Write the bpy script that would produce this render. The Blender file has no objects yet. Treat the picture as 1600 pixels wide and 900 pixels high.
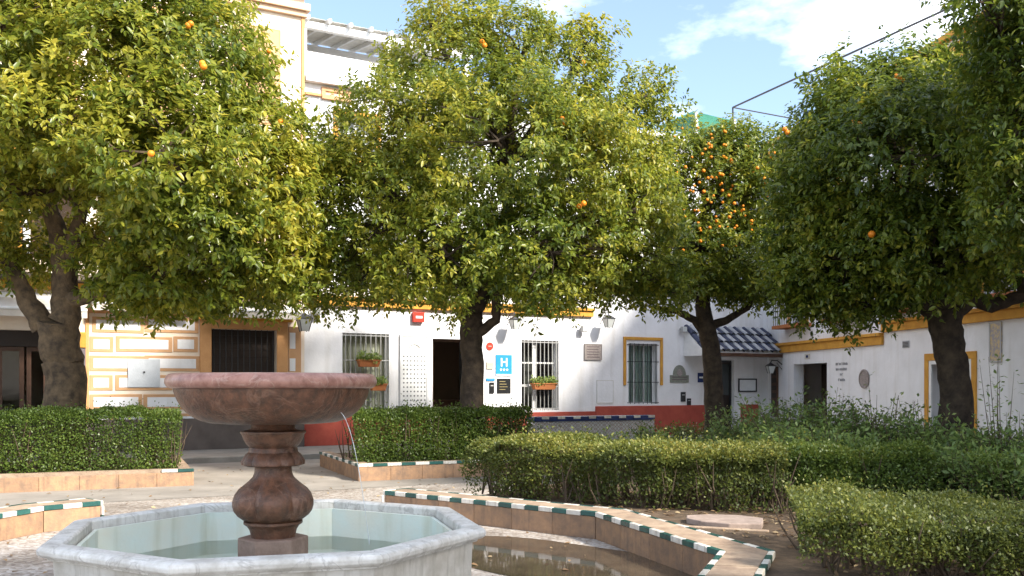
import bpy, math, random
import numpy as np
from mathutils import Vector, Matrix
R = math.radians
random.seed(7)
SC = bpy.context.scene
COL = SC.collection

# ------------------------------------------------------------------ camera, sky, sun, exposure
F, YH, EYE = 1457.0, 605.0, 1.55          # focal length in photo pixels, horizon row, eye height
cam_d = bpy.data.cameras.new('camera'); cam = bpy.data.objects.new('camera', cam_d); COL.objects.link(cam)
cam.location = (0, 0, EYE); cam.rotation_euler = (R(90), 0, 0)
cam_d.sensor_width = 36; cam_d.lens = 36*F/1600; cam_d.shift_y = (YH-450)/1600
cam_d.clip_end = 2000; cam_d.clip_start = .05
SC.camera = cam

SUN_AZ, SUN_EL = R(-37), R(37)             # direction towards the sun, measured from +x
sun_dir = Vector((math.cos(SUN_AZ)*math.cos(SUN_EL), math.sin(SUN_AZ)*math.cos(SUN_EL), math.sin(SUN_EL)))
W = bpy.data.worlds.new('World'); SC.world = W; W.use_nodes = True
nt = W.node_tree; nt.nodes.clear()
def wn(t, **k):
    n = nt.nodes.new(t)
    for a, b in k.items(): setattr(n, a, b)
    return n
out = wn('ShaderNodeOutputWorld'); bg = wn('ShaderNodeBackground'); sky = wn('ShaderNodeTexSky')
sky.sky_type = 'NISHITA'; sky.sun_disc = False; sky.sun_elevation = SUN_EL
sky.sun_rotation = math.atan2(sun_dir.x, sun_dir.y); sky.air_density = 1.0; sky.dust_density = 1.2; sky.ozone_density = 2.6
tc = wn('ShaderNodeTexCoord'); mp = wn('ShaderNodeMapping'); nz = wn('ShaderNodeTexNoise'); rp = wn('ShaderNodeValToRGB'); mx = wn('ShaderNodeMix', data_type='RGBA')
mp.inputs['Scale'].default_value = (1.0, 1.0, 2.2); mp.inputs['Location'].default_value = (1.86, .35, .56)
nz.inputs['Scale'].default_value = 2.6; nz.inputs['Detail'].default_value = 8; nz.inputs['Roughness'].default_value = .55
rp.color_ramp.elements[0].position = .46; rp.color_ramp.elements[0].color = (.035, .035, .035, 1)
rp.color_ramp.elements[1].position = .70; rp.color_ramp.elements[1].color = (.92, .92, .92, 1)
mx.inputs['B'].default_value = (14.0, 14.1, 14.3, 1)
nt.links.new(tc.outputs['Generated'], mp.inputs['Vector']); nt.links.new(mp.outputs['Vector'], nz.inputs['Vector'])
nt.links.new(nz.outputs['Fac'], rp.inputs['Fac']); nt.links.new(rp.outputs['Color'], mx.inputs['Factor'])
nt.links.new(sky.outputs['Color'], mx.inputs['A']); nt.links.new(mx.outputs['Result'], bg.inputs['Color'])
bg.inputs['Strength'].default_value = .108
nt.links.new(bg.outputs['Background'], out.inputs['Surface'])

sd = bpy.data.lights.new('sun', 'SUN'); sd.energy = 3.4; sd.angle = R(7.0); sd.color = (1, .93, .82)
sun = bpy.data.objects.new('sun', sd); COL.objects.link(sun)
sun.rotation_euler = sun_dir.to_track_quat('Z', 'Y').to_euler()
SC.view_settings.view_transform = 'Standard'; SC.view_settings.look = 'None'
SC.view_settings.exposure = 1.55; SC.view_settings.gamma = 1
SC.render.engine = 'CYCLES'; SC.cycles.max_bounces = 8; SC.cycles.transparent_max_bounces = 8
SC.cycles.use_denoising = True; SC.cycles.sample_clamp_indirect = 6

# ------------------------------------------------------------------ helpers
def at(px, py, d): return Vector(((px-800)*d/F, d, EYE-(py-YH)*d/F))      # a point seen in the photo at a known distance
class MB:
    def __init__(s): s.v = []; s.f = []
    def add(s, vs, fs):
        b = len(s.v); s.v += [tuple(v) for v in vs]; s.f += [tuple(i+b for i in f) for f in fs]; return s
    def box(s, x0, x1, y0, y1, z0, z1):
        return s.add([(x0,y0,z0),(x1,y0,z0),(x1,y1,z0),(x0,y1,z0),(x0,y0,z1),(x1,y0,z1),(x1,y1,z1),(x0,y1,z1)],
                     [(3,2,1,0),(4,5,6,7),(0,1,5,4),(1,2,6,5),(2,3,7,6),(3,0,4,7)])
    def prism(s, poly, z0, z1):
        n = len(poly)
        return s.add([(x,y,z0) for x,y in poly]+[(x,y,z1) for x,y in poly],
                     [tuple(range(n))[::-1], tuple(range(n,2*n))]+[(i,(i+1)%n,n+(i+1)%n,n+i) for i in range(n)])
    def tube(s, pts, rad, n=8, jit=0, rng=random):
        pts = [Vector(p) for p in pts]
        if not hasattr(rad, '__len__'): rad = [rad]*len(pts)
        ref = Vector((0,0,1)); vs = []; fs = []
        d0 = (pts[1]-pts[0]).normalized()
        a = d0.cross(ref if abs(d0.z) < .9 else Vector((1,0,0))).normalized()
        for i, p in enumerate(pts):
            d = (pts[min(i+1,len(pts)-1)]-pts[max(i-1,0)]).normalized()
            a = (a-d*a.dot(d)).normalized(); b = d.cross(a)
            for k in range(n):
                t = 2*math.pi*k/n; r = rad[i]*(1+jit*(rng.random()-.5))
                vs.append(p+(a*math.cos(t)+b*math.sin(t))*r)
        for i in range(len(pts)-1):
            for k in range(n): fs.append((i*n+k, i*n+(k+1)%n, (i+1)*n+(k+1)%n, (i+1)*n+k))
        fs += [tuple(range(n))[::-1], tuple(range((len(pts)-1)*n, len(pts)*n))]
        return s.add(vs, fs)
    def lathe(s, prof, n=48, fn=None, c=(0,0)):
        vs = []; fs = []; m = len(prof)
        for j, p in enumerate(prof):
            for k in range(n):
                t = 2*math.pi*k/n; r = p[0]*(fn(t, j, p) if fn else 1)
                vs.append((c[0]+r*math.cos(t), c[1]+r*math.sin(t), p[1]))
        for j in range(m-1):
            for k in range(n): fs.append((j*n+k, j*n+(k+1)%n, (j+1)*n+(k+1)%n, (j+1)*n+k))
        return s.add(vs, fs+[tuple(range(n))[::-1], tuple(range((m-1)*n, m*n))])
    def mesh(s, name, m, smooth=False):
        me = bpy.data.meshes.new(name); me.from_pydata(s.v, [], s.f); me.materials.append(m)
        if smooth:
            me.polygons.foreach_set('use_smooth', [True]*len(me.polygons))
            me.set_sharp_from_angle(angle=R(38))
        me.update(); return me
    def build(s, name, m, parent=None, smooth=False, bevel=0):
        return link(name, s.mesh(name, m, smooth), parent, bevel)
def link(name, me, parent=None, bevel=0, loc=None, rz=0):
    o = bpy.data.objects.new(name, me); COL.objects.link(o)
    if parent: o.parent = parent
    if loc is not None: o.location = loc
    if rz: o.rotation_euler.z = rz
    if bevel:
        b = o.modifiers.new('bevel', 'BEVEL'); b.width = bevel; b.segments = 2 if bevel > .008 else 1; b.limit_method = 'ANGLE'
    return o
def tag(o, label=None, cat=None, group=None, kind=None):
    for k, v in (('label',label),('category',cat),('group',group),('kind',kind)):
        if v: o[k] = v
    return o
def empty(name, loc, rz=0):
    o = bpy.data.objects.new(name, None); COL.objects.link(o); o.location = loc; o.rotation_euler.z = rz; o.empty_display_size = .2; return o

# ------------------------------------------------------------------ materials
MATS = {}
def mat(name, col, col2=None, rough=.75, scale=3, bump=.15, bscale=35, spec=.3, var=.18, detail=6, rnd=0, lo=.35, hi=.7, metal=0, streak=None, vein=None):
    if name in MATS: return MATS[name]
    m = bpy.data.materials.new(name); m.use_nodes = True; t = m.node_tree; N = t.nodes; L = t.links
    p = N['Principled BSDF']; g = N.new('ShaderNodeNewGeometry')
    n1 = N.new('ShaderNodeTexNoise'); n1.inputs['Scale'].default_value = scale; n1.inputs['Detail'].default_value = detail; n1.inputs['Roughness'].default_value = .62
    r = N.new('ShaderNodeValToRGB'); r.color_ramp.elements[0].position = lo; r.color_ramp.elements[1].position = hi
    c2 = col2 or tuple(c*(1-var) for c in col)
    r.color_ramp.elements[0].color = (*c2, 1); r.color_ramp.elements[1].color = (*col, 1)
    L.new(g.outputs['Position'], n1.inputs['Vector']); L.new(n1.outputs['Fac'], r.inputs['Fac'])
    src = r.outputs['Color']
    if rnd:
        oi = N.new('ShaderNodeObjectInfo'); mr = N.new('ShaderNodeMapRange'); mr.inputs['To Min'].default_value = 1-rnd; mr.inputs['To Max'].default_value = 1+rnd
        L.new(oi.outputs['Random'], mr.inputs['Value'])
        mm = N.new('ShaderNodeMix'); mm.data_type = 'RGBA'; mm.blend_type = 'MULTIPLY'; mm.inputs['Factor'].default_value = 1
        L.new(src, mm.inputs['A']); L.new(mr.outputs['Result'], mm.inputs['B']); src = mm.outputs['Result']
    def over(c, fac_socket, sc):
        nonlocal src
        mm = N.new('ShaderNodeMix'); mm.data_type = 'RGBA'; L.new(fac_socket, mm.inputs['Factor']); L.new(src, mm.inputs['A']); mm.inputs['B'].default_value = (*c, 1); src = mm.outputs['Result']
    if streak:                                   # run-off stains drawn out down the wall
        mpn = N.new('ShaderNodeMapping'); mpn.inputs['Scale'].default_value = (streak[1], streak[1], streak[1]*.09); ns = N.new('ShaderNodeTexNoise'); ns.inputs['Scale'].default_value = 1; ns.inputs['Detail'].default_value = 7
        L.new(g.outputs['Position'], mpn.inputs['Vector']); L.new(mpn.outputs['Vector'], ns.inputs['Vector'])
        rs = N.new('ShaderNodeMapRange'); rs.inputs['From Min'].default_value = .52; rs.inputs['From Max'].default_value = .75; rs.inputs['To Max'].default_value = streak[2]; L.new(ns.outputs['Fac'], rs.inputs['Value']); over(streak[0], rs.outputs['Result'], 1)
    if vein:
        nv = N.new('ShaderNodeTexNoise'); nv.inputs['Scale'].default_value = vein[1]; nv.inputs['Detail'].default_value = 6; nv.inputs['Distortion'].default_value = 1.2; L.new(g.outputs['Position'], nv.inputs['Vector'])
        m1 = N.new('ShaderNodeMath'); m1.operation = 'SUBTRACT'; m1.inputs[1].default_value = .5; L.new(nv.outputs['Fac'], m1.inputs[0]); m2 = N.new('ShaderNodeMath'); m2.operation = 'ABSOLUTE'; L.new(m1.outputs[0], m2.inputs[0])
        rv = N.new('ShaderNodeMapRange'); rv.inputs['From Min'].default_value = .0; rv.inputs['From Max'].default_value = .018; rv.inputs['To Min'].default_value = vein[2]; rv.inputs['To Max'].default_value = 0; L.new(m2.outputs[0], rv.inputs['Value']); over(vein[0], rv.outputs['Result'], 1)
    L.new(src, p.inputs['Base Color'])
    p.inputs['Roughness'].default_value = rough; p.inputs['Specular IOR Level'].default_value = spec; p.inputs['Metallic'].default_value = metal
    if bump:
        n2 = N.new('ShaderNodeTexNoise'); n2.inputs['Scale'].default_value = bscale; n2.inputs['Detail'].default_value = 5
        b = N.new('ShaderNodeBump'); b.inputs['Strength'].default_value = bump; b.inputs['Distance'].default_value = .02
        L.new(g.outputs['Position'], n2.inputs['Vector']); L.new(n2.outputs['Fac'], b.inputs['Height']); L.new(b.outputs['Normal'], p.inputs['Normal'])
    MATS[name] = m; return m
def leafmat(name, stops, trans=.35, rough=.4):
    m = bpy.data.materials.new(name); m.use_nodes = True; t = m.node_tree; N = t.nodes; L = t.links
    p = N['Principled BSDF']; a = N.new('ShaderNodeAttribute'); a.attribute_name = 'tint'
    r = N.new('ShaderNodeValToRGB'); e = r.color_ramp.elements
    while len(e) < len(stops): e.new(.5)
    for i, (q, c) in enumerate(stops): e[i].position = q; e[i].color = (*c, 1)
    tr = N.new('ShaderNodeBsdfTranslucent'); ms = N.new('ShaderNodeMixShader'); ms.inputs[0].default_value = trans
    hs = N.new('ShaderNodeHueSaturation'); hs.inputs['Value'].default_value = 1.75; hs.inputs['Hue'].default_value = .485
    L.new(a.outputs['Fac'], r.inputs['Fac']); L.new(r.outputs['Color'], p.inputs['Base Color']); L.new(r.outputs['Color'], hs.inputs['Color']); L.new(hs.outputs['Color'], tr.inputs['Color'])
    p.inputs['Roughness'].default_value = rough; p.inputs['Specular IOR Level'].default_value = .45
    L.new(p.outputs[0], ms.inputs[1]); L.new(tr.outputs[0], ms.inputs[2]); L.new(ms.outputs[0], N['Material Output'].inputs['Surface'])
    return m
def watermat(name, tint, gloss=.5, rip=18, strength=.06):
    m = bpy.data.materials.new(name); m.use_nodes = True; t = m.node_tree; N = t.nodes; L = t.links
    N.remove(N['Principled BSDF'])
    fr = N.new('ShaderNodeFresnel'); fr.inputs['IOR'].default_value = 1.33
    g = N.new('ShaderNodeBsdfGlossy'); g.inputs['Roughness'].default_value = .03
    tp = N.new('ShaderNodeBsdfTransparent'); tp.inputs['Color'].default_value = (*tint, 1)
    ms = N.new('ShaderNodeMixShader'); nz = N.new('ShaderNodeTexNoise'); nz.inputs['Scale'].default_value = rip
    b = N.new('ShaderNodeBump'); b.inputs['Strength'].default_value = strength; b.inputs['Distance'].default_value = .05
    ge = N.new('ShaderNodeNewGeometry'); L.new(ge.outputs['Position'], nz.inputs['Vector']); L.new(nz.outputs['Fac'], b.inputs['Height'])
    L.new(b.outputs['Normal'], fr.inputs['Normal']); L.new(b.outputs['Normal'], g.inputs['Normal'])
    L.new(fr.outputs[0], ms.inputs[0]); L.new(tp.outputs[0], ms.inputs[1]); L.new(g.outputs[0], ms.inputs[2]); L.new(ms.outputs[0], N['Material Output'].inputs['Surface'])
    return m
def glassmat(name, tint=(.75,.8,.8)): return watermat(name, tint, rip=3, strength=.02)

WHITE = mat('limewash', (.80,.80,.82), (.70,.70,.71), rough=.9, scale=1.3, bump=.25, bscale=14, streak=((.50,.47,.42), 5, .35))
CREAM = mat('cream_plaster', (.80,.72,.62), (.72,.60,.48), rough=.9, scale=2)
PEACH = mat('peach_plaster', (.72,.50,.34), rough=.9, scale=2)
OCHRE = mat('ochre_paint', (.62,.33,.055), (.48,.23,.04), rough=.85, scale=4)
ORANGE = mat('orange_trim', (.62,.34,.15), (.54,.28,.12), rough=.85, scale=5)
TAN = mat('tan_trim', (.56,.33,.18), (.50,.29,.15), rough=.85, scale=6)
REDP = mat('red_plinth_paint', (.40,.085,.055), (.30,.055,.04), rough=.8, scale=3, bump=.4, bscale=10)
GREYP = mat('dark_plinth_paint', (.15,.12,.105), (.10,.08,.07), rough=.8, scale=2)
IRON = mat('dark_iron', (.035,.036,.04), rough=.5, bump=0)
STEEL = mat('grey_painted_bar', (.40,.40,.39), rough=.55, bump=0)
WPAINT = mat('white_paint', (.78,.78,.77), rough=.5, bump=.05)
WOOD = mat('brown_wood', (.10,.05,.03), (.06,.03,.018), rough=.5, scale=6)
DARKW = mat('dark_wood', (.03,.02,.016), rough=.5)
DARKROOM = mat('interior_plaster', (.30,.24,.19), rough=.9)
CURT = mat('curtain_cloth', (.66,.64,.58), rough=.95, scale=8)
GLASS = glassmat('window_glass')
TERRA = mat('terracotta', (.42,.16,.06), (.32,.11,.04), rough=.8)
MARBLE = mat('white_marble', (.66,.65,.62), (.46,.44,.40), rough=.5, scale=6, bump=.15, bscale=40, lo=.34, hi=.58, vein=((.30,.28,.26), 3, .55), streak=((.33,.31,.27), 30, .5))
MARBLE2 = mat('weathered_marble', (.56,.54,.50), (.36,.33,.28), rough=.65, scale=3.2, bump=.2, bscale=25, lo=.3, hi=.6, streak=((.20,.18,.14), 22, .6))
BASIN = mat('pale_basin_lining', (.66,.76,.71), (.70,.70,.60), rough=.5, scale=2.2, bump=.08, streak=((.45,.46,.32), 9, .5))
ROSE = mat('red_marble', (.165,.076,.044), (.075,.037,.023), rough=.45, scale=15, bump=.35, bscale=70, spec=.4, detail=10, lo=.38, hi=.64, vein=((.34,.22,.16), 4, .22), streak=((.06,.042,.03), 22, .65))
ROSEL = mat('polished_red_marble', (.36,.19,.15), (.22,.10,.075), rough=.36, scale=14, bump=.15, detail=10, bscale=40, spec=.5, lo=.35, hi=.6, vein=((.55,.42,.36), 4, .3))
CLAY = mat('orange_clay_panel', (.38,.225,.125), (.23,.15,.10), rough=.8, scale=8, bump=.3, bscale=30, rnd=.14, streak=((.14,.10,.075), 16, .6))
CLAYTOP = mat('clay_top_tile', (.40,.30,.21), (.24,.17,.12), rough=.8, scale=6, bump=.3, rnd=.12)
TGREEN = mat('green_glazed_tile', (.025,.10,.085), (.018,.065,.06), rough=.25, scale=9, bump=.05, spec=.5, rnd=.25)
TWHITE = mat('white_glazed_tile', (.74,.72,.66), (.60,.55,.47), rough=.3, scale=14, bump=.1, spec=.5, rnd=.2, streak=((.30,.26,.20), 30, .7))
TBLUE = mat('blue_glazed_tile', (.03,.05,.16), (.02,.03,.10), rough=.25, bump=.03, spec=.5, rnd=.2)
SOIL = mat('garden_soil', (.14,.095,.06), (.07,.05,.032), rough=.95, scale=9, bump=.8, bscale=25)
BARK = mat('orange_tree_bark', (.17,.118,.068), (.055,.04,.027), rough=.9, scale=7, bump=1.0, bscale=16)
BARKD = mat('shaded_bark', (.085,.062,.042), (.028,.021,.016), rough=.9, scale=7, bump=1.0, bscale=16)  # darker copy of the bark, the shade on these trunks put into its colour
TWIG = mat('hedge_twig', (.12,.085,.055), (.07,.05,.035), rough=.9)
FRUIT = mat('orange_fruit', (.80,.28,.02), (.68,.20,.012), rough=.45, scale=6, bump=.15, bscale=160, rnd=.15)
PAVE = mat('pavement_stone', (.34,.31,.27), (.23,.21,.18), rough=.85, scale=2.4, bump=.3, bscale=30)

# pebbled ground: small voronoi pebbles in mortar, with broad dirt
def groundmat():
    m = bpy.data.materials.new('pebbled_ground'); m.use_nodes = True; t = m.node_tree; N = t.nodes; L = t.links
    p = N['Principled BSDF']; g = N.new('ShaderNodeNewGeometry')
    v = N.new('ShaderNodeTexVoronoi'); v.inputs['Scale'].default_value = 26
    cr = N.new('ShaderNodeValToRGB'); cr.color_ramp.elements[0].color = (.24,.20,.17,1); cr.color_ramp.elements[1].color = (.52,.49,.46,1)
    e = cr.color_ramp.elements.new(.5); e.color = (.38,.335,.295,1)
    sp = N.new('ShaderNodeSeparateColor'); L.new(v.outputs['Color'], sp.inputs[0]); L.new(sp.outputs[0], cr.inputs['Fac'])
    n = N.new('ShaderNodeTexNoise'); n.inputs['Scale'].default_value = .9; n.inputs['Detail'].default_value = 8
    r2 = N.new('ShaderNodeValToRGB'); r2.color_ramp.elements[0].position = .35; r2.color_ramp.elements[0].color = (.55,.52,.48,1); r2.color_ramp.elements[1].position = .62; r2.color_ramp.elements[1].color = (1,.99,.97,1)
    mm = N.new('ShaderNodeMix'); mm.data_type = 'RGBA'; mm.blend_type = 'MULTIPLY'; mm.inputs['Factor'].default_value = 1
    L.new(cr.outputs['Color'], mm.inputs['A']); L.new(r2.outputs['Color'], mm.inputs['B']); L.new(mm.outputs['Result'], p.inputs['Base Color'])
    for q in (v, n): L.new(g.outputs['Position'], q.inputs['Vector'])
    L.new(n.outputs['Fac'], r2.inputs['Fac'])
    b = N.new('ShaderNodeBump'); b.invert = True; b.inputs['Strength'].default_value = .6; b.inputs['Distance'].default_value = .02
    L.new(v.outputs['Distance'], b.inputs['Height']); L.new(b.outputs['Normal'], p.inputs['Normal']); p.inputs['Roughness'].default_value = .8
    return m
GROUND = groundmat()

# ------------------------------------------------------------------ ground
tag(MB().add([(-300,-300,0),(300,-300,0),(300,300,0),(-300,300,0)], [(0,1,2,3)]).build('ground', GROUND), kind='structure')
UA = R(24)
def blob_poly(cx, cy, rx, ry, n=40, seed=1, rot=0, amp=.18):
    rg = random.Random(seed); ph = [rg.random()*6.28 for _ in range(5)]; o = []
    for i in range(n):
        t = 2*math.pi*i/n; q = 1+amp*sum(math.sin((k+2)*t+ph[k])/(k+1.5) for k in range(5))
        x, y = rx*q*math.cos(t), ry*q*math.sin(t)
        o.append((cx+x*math.cos(rot)-y*math.sin(rot), cy+x*math.sin(rot)+y*math.cos(rot)))
    return o
# smooth paved walk behind the fountain ring and the raised pavement along the facade
FA = R(29); FO = (-5.04, 22.6)
fu = Vector((math.cos(FA), math.sin(FA), 0)); fn_ = Vector((-math.sin(FA), math.cos(FA), 0))
fo3 = Vector((FO[0], FO[1], 0))
def fpoly(t0, t1, o0, o1): return [tuple((fo3+fu*t+fn_*o)[:2]) for t, o in ((t0,o0),(t1,o0),(t1,o1),(t0,o1))]
tag(MB().prism(fpoly(-16, 17, -2.6, .1), -.05, .12).build('pavement', PAVE, bevel=.02), kind='structure')
WALK = mat('worn_concrete', (.33,.30,.265), (.22,.20,.175), rough=.85, scale=1.2, bump=.2, bscale=50)
def sheet(poly, z): return MB().add([(x,y,z) for x,y in poly], [tuple(range(len(poly)))])
tag(sheet(fpoly(-16, 17, -8.6, -2.6), .004).build('path', WALK), kind='structure')

# ------------------------------------------------------------------ fountain
FC = (-1.664, 6.5)
ft = tag(empty('fountain', (FC[0], FC[1], 0)), 'stone fountain with red marble bowl on a bulbous column in an octagonal white basin', 'fountain')
OA = [R(38+45*i) for i in range(8)]
def oct_piece(prof, i):
    vs = []; n = len(prof)
    for a in (OA[i], OA[(i+1)%8]):
        vs += [(r*math.cos(a), r*math.sin(a), z) for r, z in prof]
    return MB().add(vs, [(j, (j+1)%n, n+(j+1)%n, n+j) for j in range(n)]+[tuple(range(n))[::-1], tuple(range(n, 2*n))])
rimp = [(1.345,.515),(1.345,.588),(1.36,.60),(1.455,.60),(1.488,.592),(1.502,.57),(1.498,.545),(1.475,.528),(1.445,.52),(1.44,.505)]
wallp = [(1.33,.1),(1.33,.514),(1.41,.514),(1.405,.46),(1.395,.16),(1.41,.135),(1.44,.125),(1.455,.105),(1.455,.09),(1.49,.085),(1.50,.06),(1.50,0),(1.33,0)]
for i in range(8):
    oct_piece(rimp, i).build('rim_slab', MARBLE, ft, bevel=.004)
    oct_piece(wallp, i).build('wall_panel', MARBLE2, ft, bevel=.003)
    oct_piece([(1.30,.2),(1.30,.535),(1.329,.535),(1.329,.2)], i).build('lining_panel', BASIN, ft)
MB().prism([(1.33*math.cos(a), 1.33*math.sin(a)) for a in OA], .12, .2).build('basin_floor', BASIN, ft)
MB().add([(1.299*math.cos(a), 1.299*math.sin(a), .31) for a in OA], [tuple(range(8))]).build('water', watermat('basin_water', (.95,.98,.96), rip=9, strength=.05), ft)
K = 6.5/F
def zz(y): return EYE-(y-YH)*K
face = math.atan2(-FC[1], -FC[0])
def lobes(n, amp, keep=None):
    def fn(t, j, p):
        a = amp if len(p) < 3 else p[2]
        a *= 1.5; return 1-a+a*abs(math.cos(n/2*(t-face)))**.55
    return fn
def sm(prof, k=3):        # finer profile
    o = []
    for a, b in zip(prof[:-1], prof[1:]):
        for i in range(k): o.append(tuple(a[q]+(b[q]-a[q])*i/k for q in range(len(a))))
    return o+[prof[-1]]
h = 49*K*1.05
pb = MB().prism([(h*math.cos(face+R(60*i+30))*1.05, h*math.sin(face+R(60*i+30))*1.05) for i in range(6)], .2, zz(838)); pb.build('pedestal_base', mat('worn_pink_stone', (.30,.21,.165), (.19,.125,.095), rough=.7, scale=9, bump=.3), ft, bevel=.012)
foot = [(34,838,.03),(35,834,.03),(37,826,.03),(41,820,.03),(44,818,.03),(46,816.5,.03),(46,813,.03),(43,812,.03)]
MB().lathe([(r*K, zz(y), a) for r, y, a in foot], 60, lobes(6, .03)).build('pedestal_foot', ROSE, ft, True)
bulb = [(40,812.5,.05),(48,809,.08),(56,803,.10),(61.5,796,.11),(64,788,.115),(64,780,.115),(61,772,.11),(55,764.5,.10),(46,757.5,.09),(38,751,.07),(32,745,.05),(29,738,.04),(28,728,.03)]
MB().lathe([(r*K*1.02, zz(y), a) for r, y, a in sm(bulb, 2)], 96, lobes(6, .08)).build('bulb', ROSE, ft, True)
coll = [(28,728.5,.02),(44,727,.05),(48.5,725,.06),(49,720,.06),(46,715,.06),(42,709,.05),(38,706,.04),(37,700,.03),(36,698.5,.03)]
MB().lathe([(r*K, zz(y), a) for r, y, a in coll], 72, lobes(12, .05)).build('collar', ROSE, ft, True)
cap = [(35,699,0),(37,697.5,0),(41,693,0),(45,686,0),(47.5,679,0),(50,676,0),(50,673.5,0),(46,672.5,0),(36,671,0),(33.5,667,0),(33,657,0)]
MB().lathe([(r*K, zz(y), a) for r, y, a in cap], 60, lobes(12, .02)).build('capital', ROSE, ft, True)
bo = [(33,661),(78,661),(98,659.3),(109,656.3),(120,651),(130,643.5),(137.5,634.5),(143,625),(146.8,616),(148.8,609),(149,607.5)]
bi = [(146,590),(140,600),(125,625),(90,645),(30,650)]
def blob(t, j, p): return 1-.022+.022*abs(math.cos(4*(t-face+R(12))))**.4
bw = MB().lathe([(r*K, zz(y)) for r, y in bo+[(147,604)]+bi], 96, blob).build('bowl', ROSE, ft, True)
lip = [(143,600),(148,606.5),(152,606.8),(157.5,604),(160,599),(160,594),(158,588.5),(154,585),(149,584),(144,586),(141,592),(142,599)]
MB().lathe([(r*K, zz(y)) for r, y in lip], 96).build('bowl_rim', ROSEL, ft, True)
tag(ft.children[-1], 'polished pink marble lip round the bowl')
MB().lathe([(.1*K, zz(597)), (139*K, zz(597))], 40).build('bowl_water', MATS.setdefault('bw', watermat('bowl_water', (.8,.85,.82))), ft)
# thin jet spilling from the bowl's side, with its little spout
a0 = Vector((112*K, -.25, zz(641)))
MB().tube([a0+Vector((-.05,.1,.02)), a0], .012, 8).build('spout', IRON, ft)
jet = [a0+Vector((.135*s, -.02*s, -.62*s*s*.55-.02*s)) for s in [i/12 for i in range(20)]]
jet = [p for p in jet if p.z > .30]
JET = mat('falling_water', (.62,.64,.65), rough=.1, bump=0, spec=.6)
MB().tube(jet, [.0024+.0008*math.sin(i*2.1) for i in range(len(jet))], 6).build('water_jet', JET, ft, True)

# ------------------------------------------------------------------ low tiled walls (benches and planters)
tile_meshes = {}
def tile_mesh(kind, l, w, hh):
    k = (kind, round(l, 3), w, hh)
    if k not in tile_meshes: tile_meshes[k] = MB().box(-l/2, l/2, -w/2, w/2, -hh/2, hh/2).mesh('edge_tile', {'g':TGREEN,'w':TWHITE}[kind])
    return tile_meshes[k]
def offset_path(pts, w):
    P = [Vector(p) for p in pts]; o = []
    for i, p in enumerate(P):
        ds = []
        if i > 0: ds.append((p-P[i-1]).normalized())
        if i < len(P)-1: ds.append((P[i+1]-p).normalized())
        ns = [Vector((-d.y, d.x)) for d in ds]
        n = sum(ns, Vector((0,0))).normalized(); o.append(p+n*w/max(.4, n.dot(ns[0])))
    return o
def low_wall(name, pts, w, hgt, label, cat, group, both=True, tl=.19, ends=(False, False), panel=.55, z0=0, top_mat=None, plain=False):
    """pts: the visible edge, body lies to the left of the path direction"""
    th = .05
    root = tag(empty(name, (pts[0][0], pts[0][1], z0)), label, cat, group)
    O = Vector(pts[0]); A = [Vector(p)-O for p in pts]; B = offset_path(A, w)
    core_a = offset_path(A, .03); core_b = offset_path(A, w-.012)
    poly = [tuple(p) for p in core_a]+[tuple(p) for p in core_b[::-1]]
    MB().prism(poly, 0, hgt-.008).build('core', CLAYTOP if top_mat is None else top_mat, root)
    rg = random.Random(len(pts)*31+int(w*100)); flip = 0
    for i in range(len(A)-1):
        d = (A[i+1]-A[i]); L = d.length; d.normalize(); nn = Vector((-d.y, d.x)); rz = math.atan2(d.y, d.x)
        k = max(1, round(L/panel))
        for j in range(k):                                   # upright clay panels on the face
            c = A[i]+d*(L*(j+.5)/k)+nn*.017
            me = tile_meshes.setdefault(('p', round(L/k,3), hgt), MB().box(-L/k/2+.002, L/k/2-.002, -.013+.004, .013, 0, hgt-th-.002).mesh('clay_panel', CLAY))
            link('clay_panel', me, root, .003, (c.x+nn.x*rg.uniform(-.002,.002), c.y+nn.y*rg.uniform(-.002,.002), 0), rz)
        for side in ((0, 1) if both else (0,)):
            S = A if side == 0 else B; s0, s1 = S[i], S[i+1]; LL = (s1-s0).length
            k = max(1, round(LL/tl)); sg = 1 if side == 0 else -1
            for j in range(k):
                c = s0+(s1-s0)*((j+.5)/k)+nn*(sg*.022)
                kind = 'gw'[(j+flip)%2]
                if plain and not (i == 0 and j >= k-2):
                    continue
                link('edge_tile', tile_mesh(kind, LL/k-.004, .05, th), root, .004, (c.x+rg.uniform(-.002,.002), c.y+rg.uniform(-.002,.002), hgt-th/2+rg.uniform(-.002,.003)), rz+rg.uniform(-.012,.012))
        flip += max(1, round(L/tl))
        k = max(1, round(L/.3))
        for j in range(k):                                   # flat clay tiles on top
            q0, q1 = j/k, (j+1)/k
            def mixp(S, q): return S[i]+(S[i+1]-S[i])*q
            ia = offset_path(A, .05); ib = offset_path(A, w-.05 if both else w-.01)
            c = [mixp(ia,q0)+d*.003, mixp(ia,q1)-d*.003, mixp(ib,q1)-d*.003, mixp(ib,q0)+d*.003]
            MB().prism([tuple(p) for p in c], hgt-.03, hgt-.004+rg.uniform(0,.004)).build('top_tile', CLAYTOP, root)
    for e, on in enumerate(ends):
        if on:
            i = 0 if e == 0 else -1
            a, b = A[i], B[i]; dd = (b-a); rz = math.atan2(dd.y, dd.x); nn = (A[1]-A[0]).normalized()*-1 if e == 0 else (A[-1]-A[-2]).normalized()
            for j in range(2):
                c = a+dd*((j+.5)/2)+nn*.016
                link('edge_tile', tile_mesh('wg'[j], dd.length/2-.004, .03, th), root, .004, (c.x, c.y, hgt-th/2), rz)
            for j in range(max(1, round(hgt/.14))):
                c = a+dd*.07+nn*.012
                link('edge_tile', tile_mesh('wg'[j % 2], .12, .024, .10), root, .004, (c.x, c.y, hgt-th-.055-j*.105), rz)
    return root
cx, cy = FC
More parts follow.
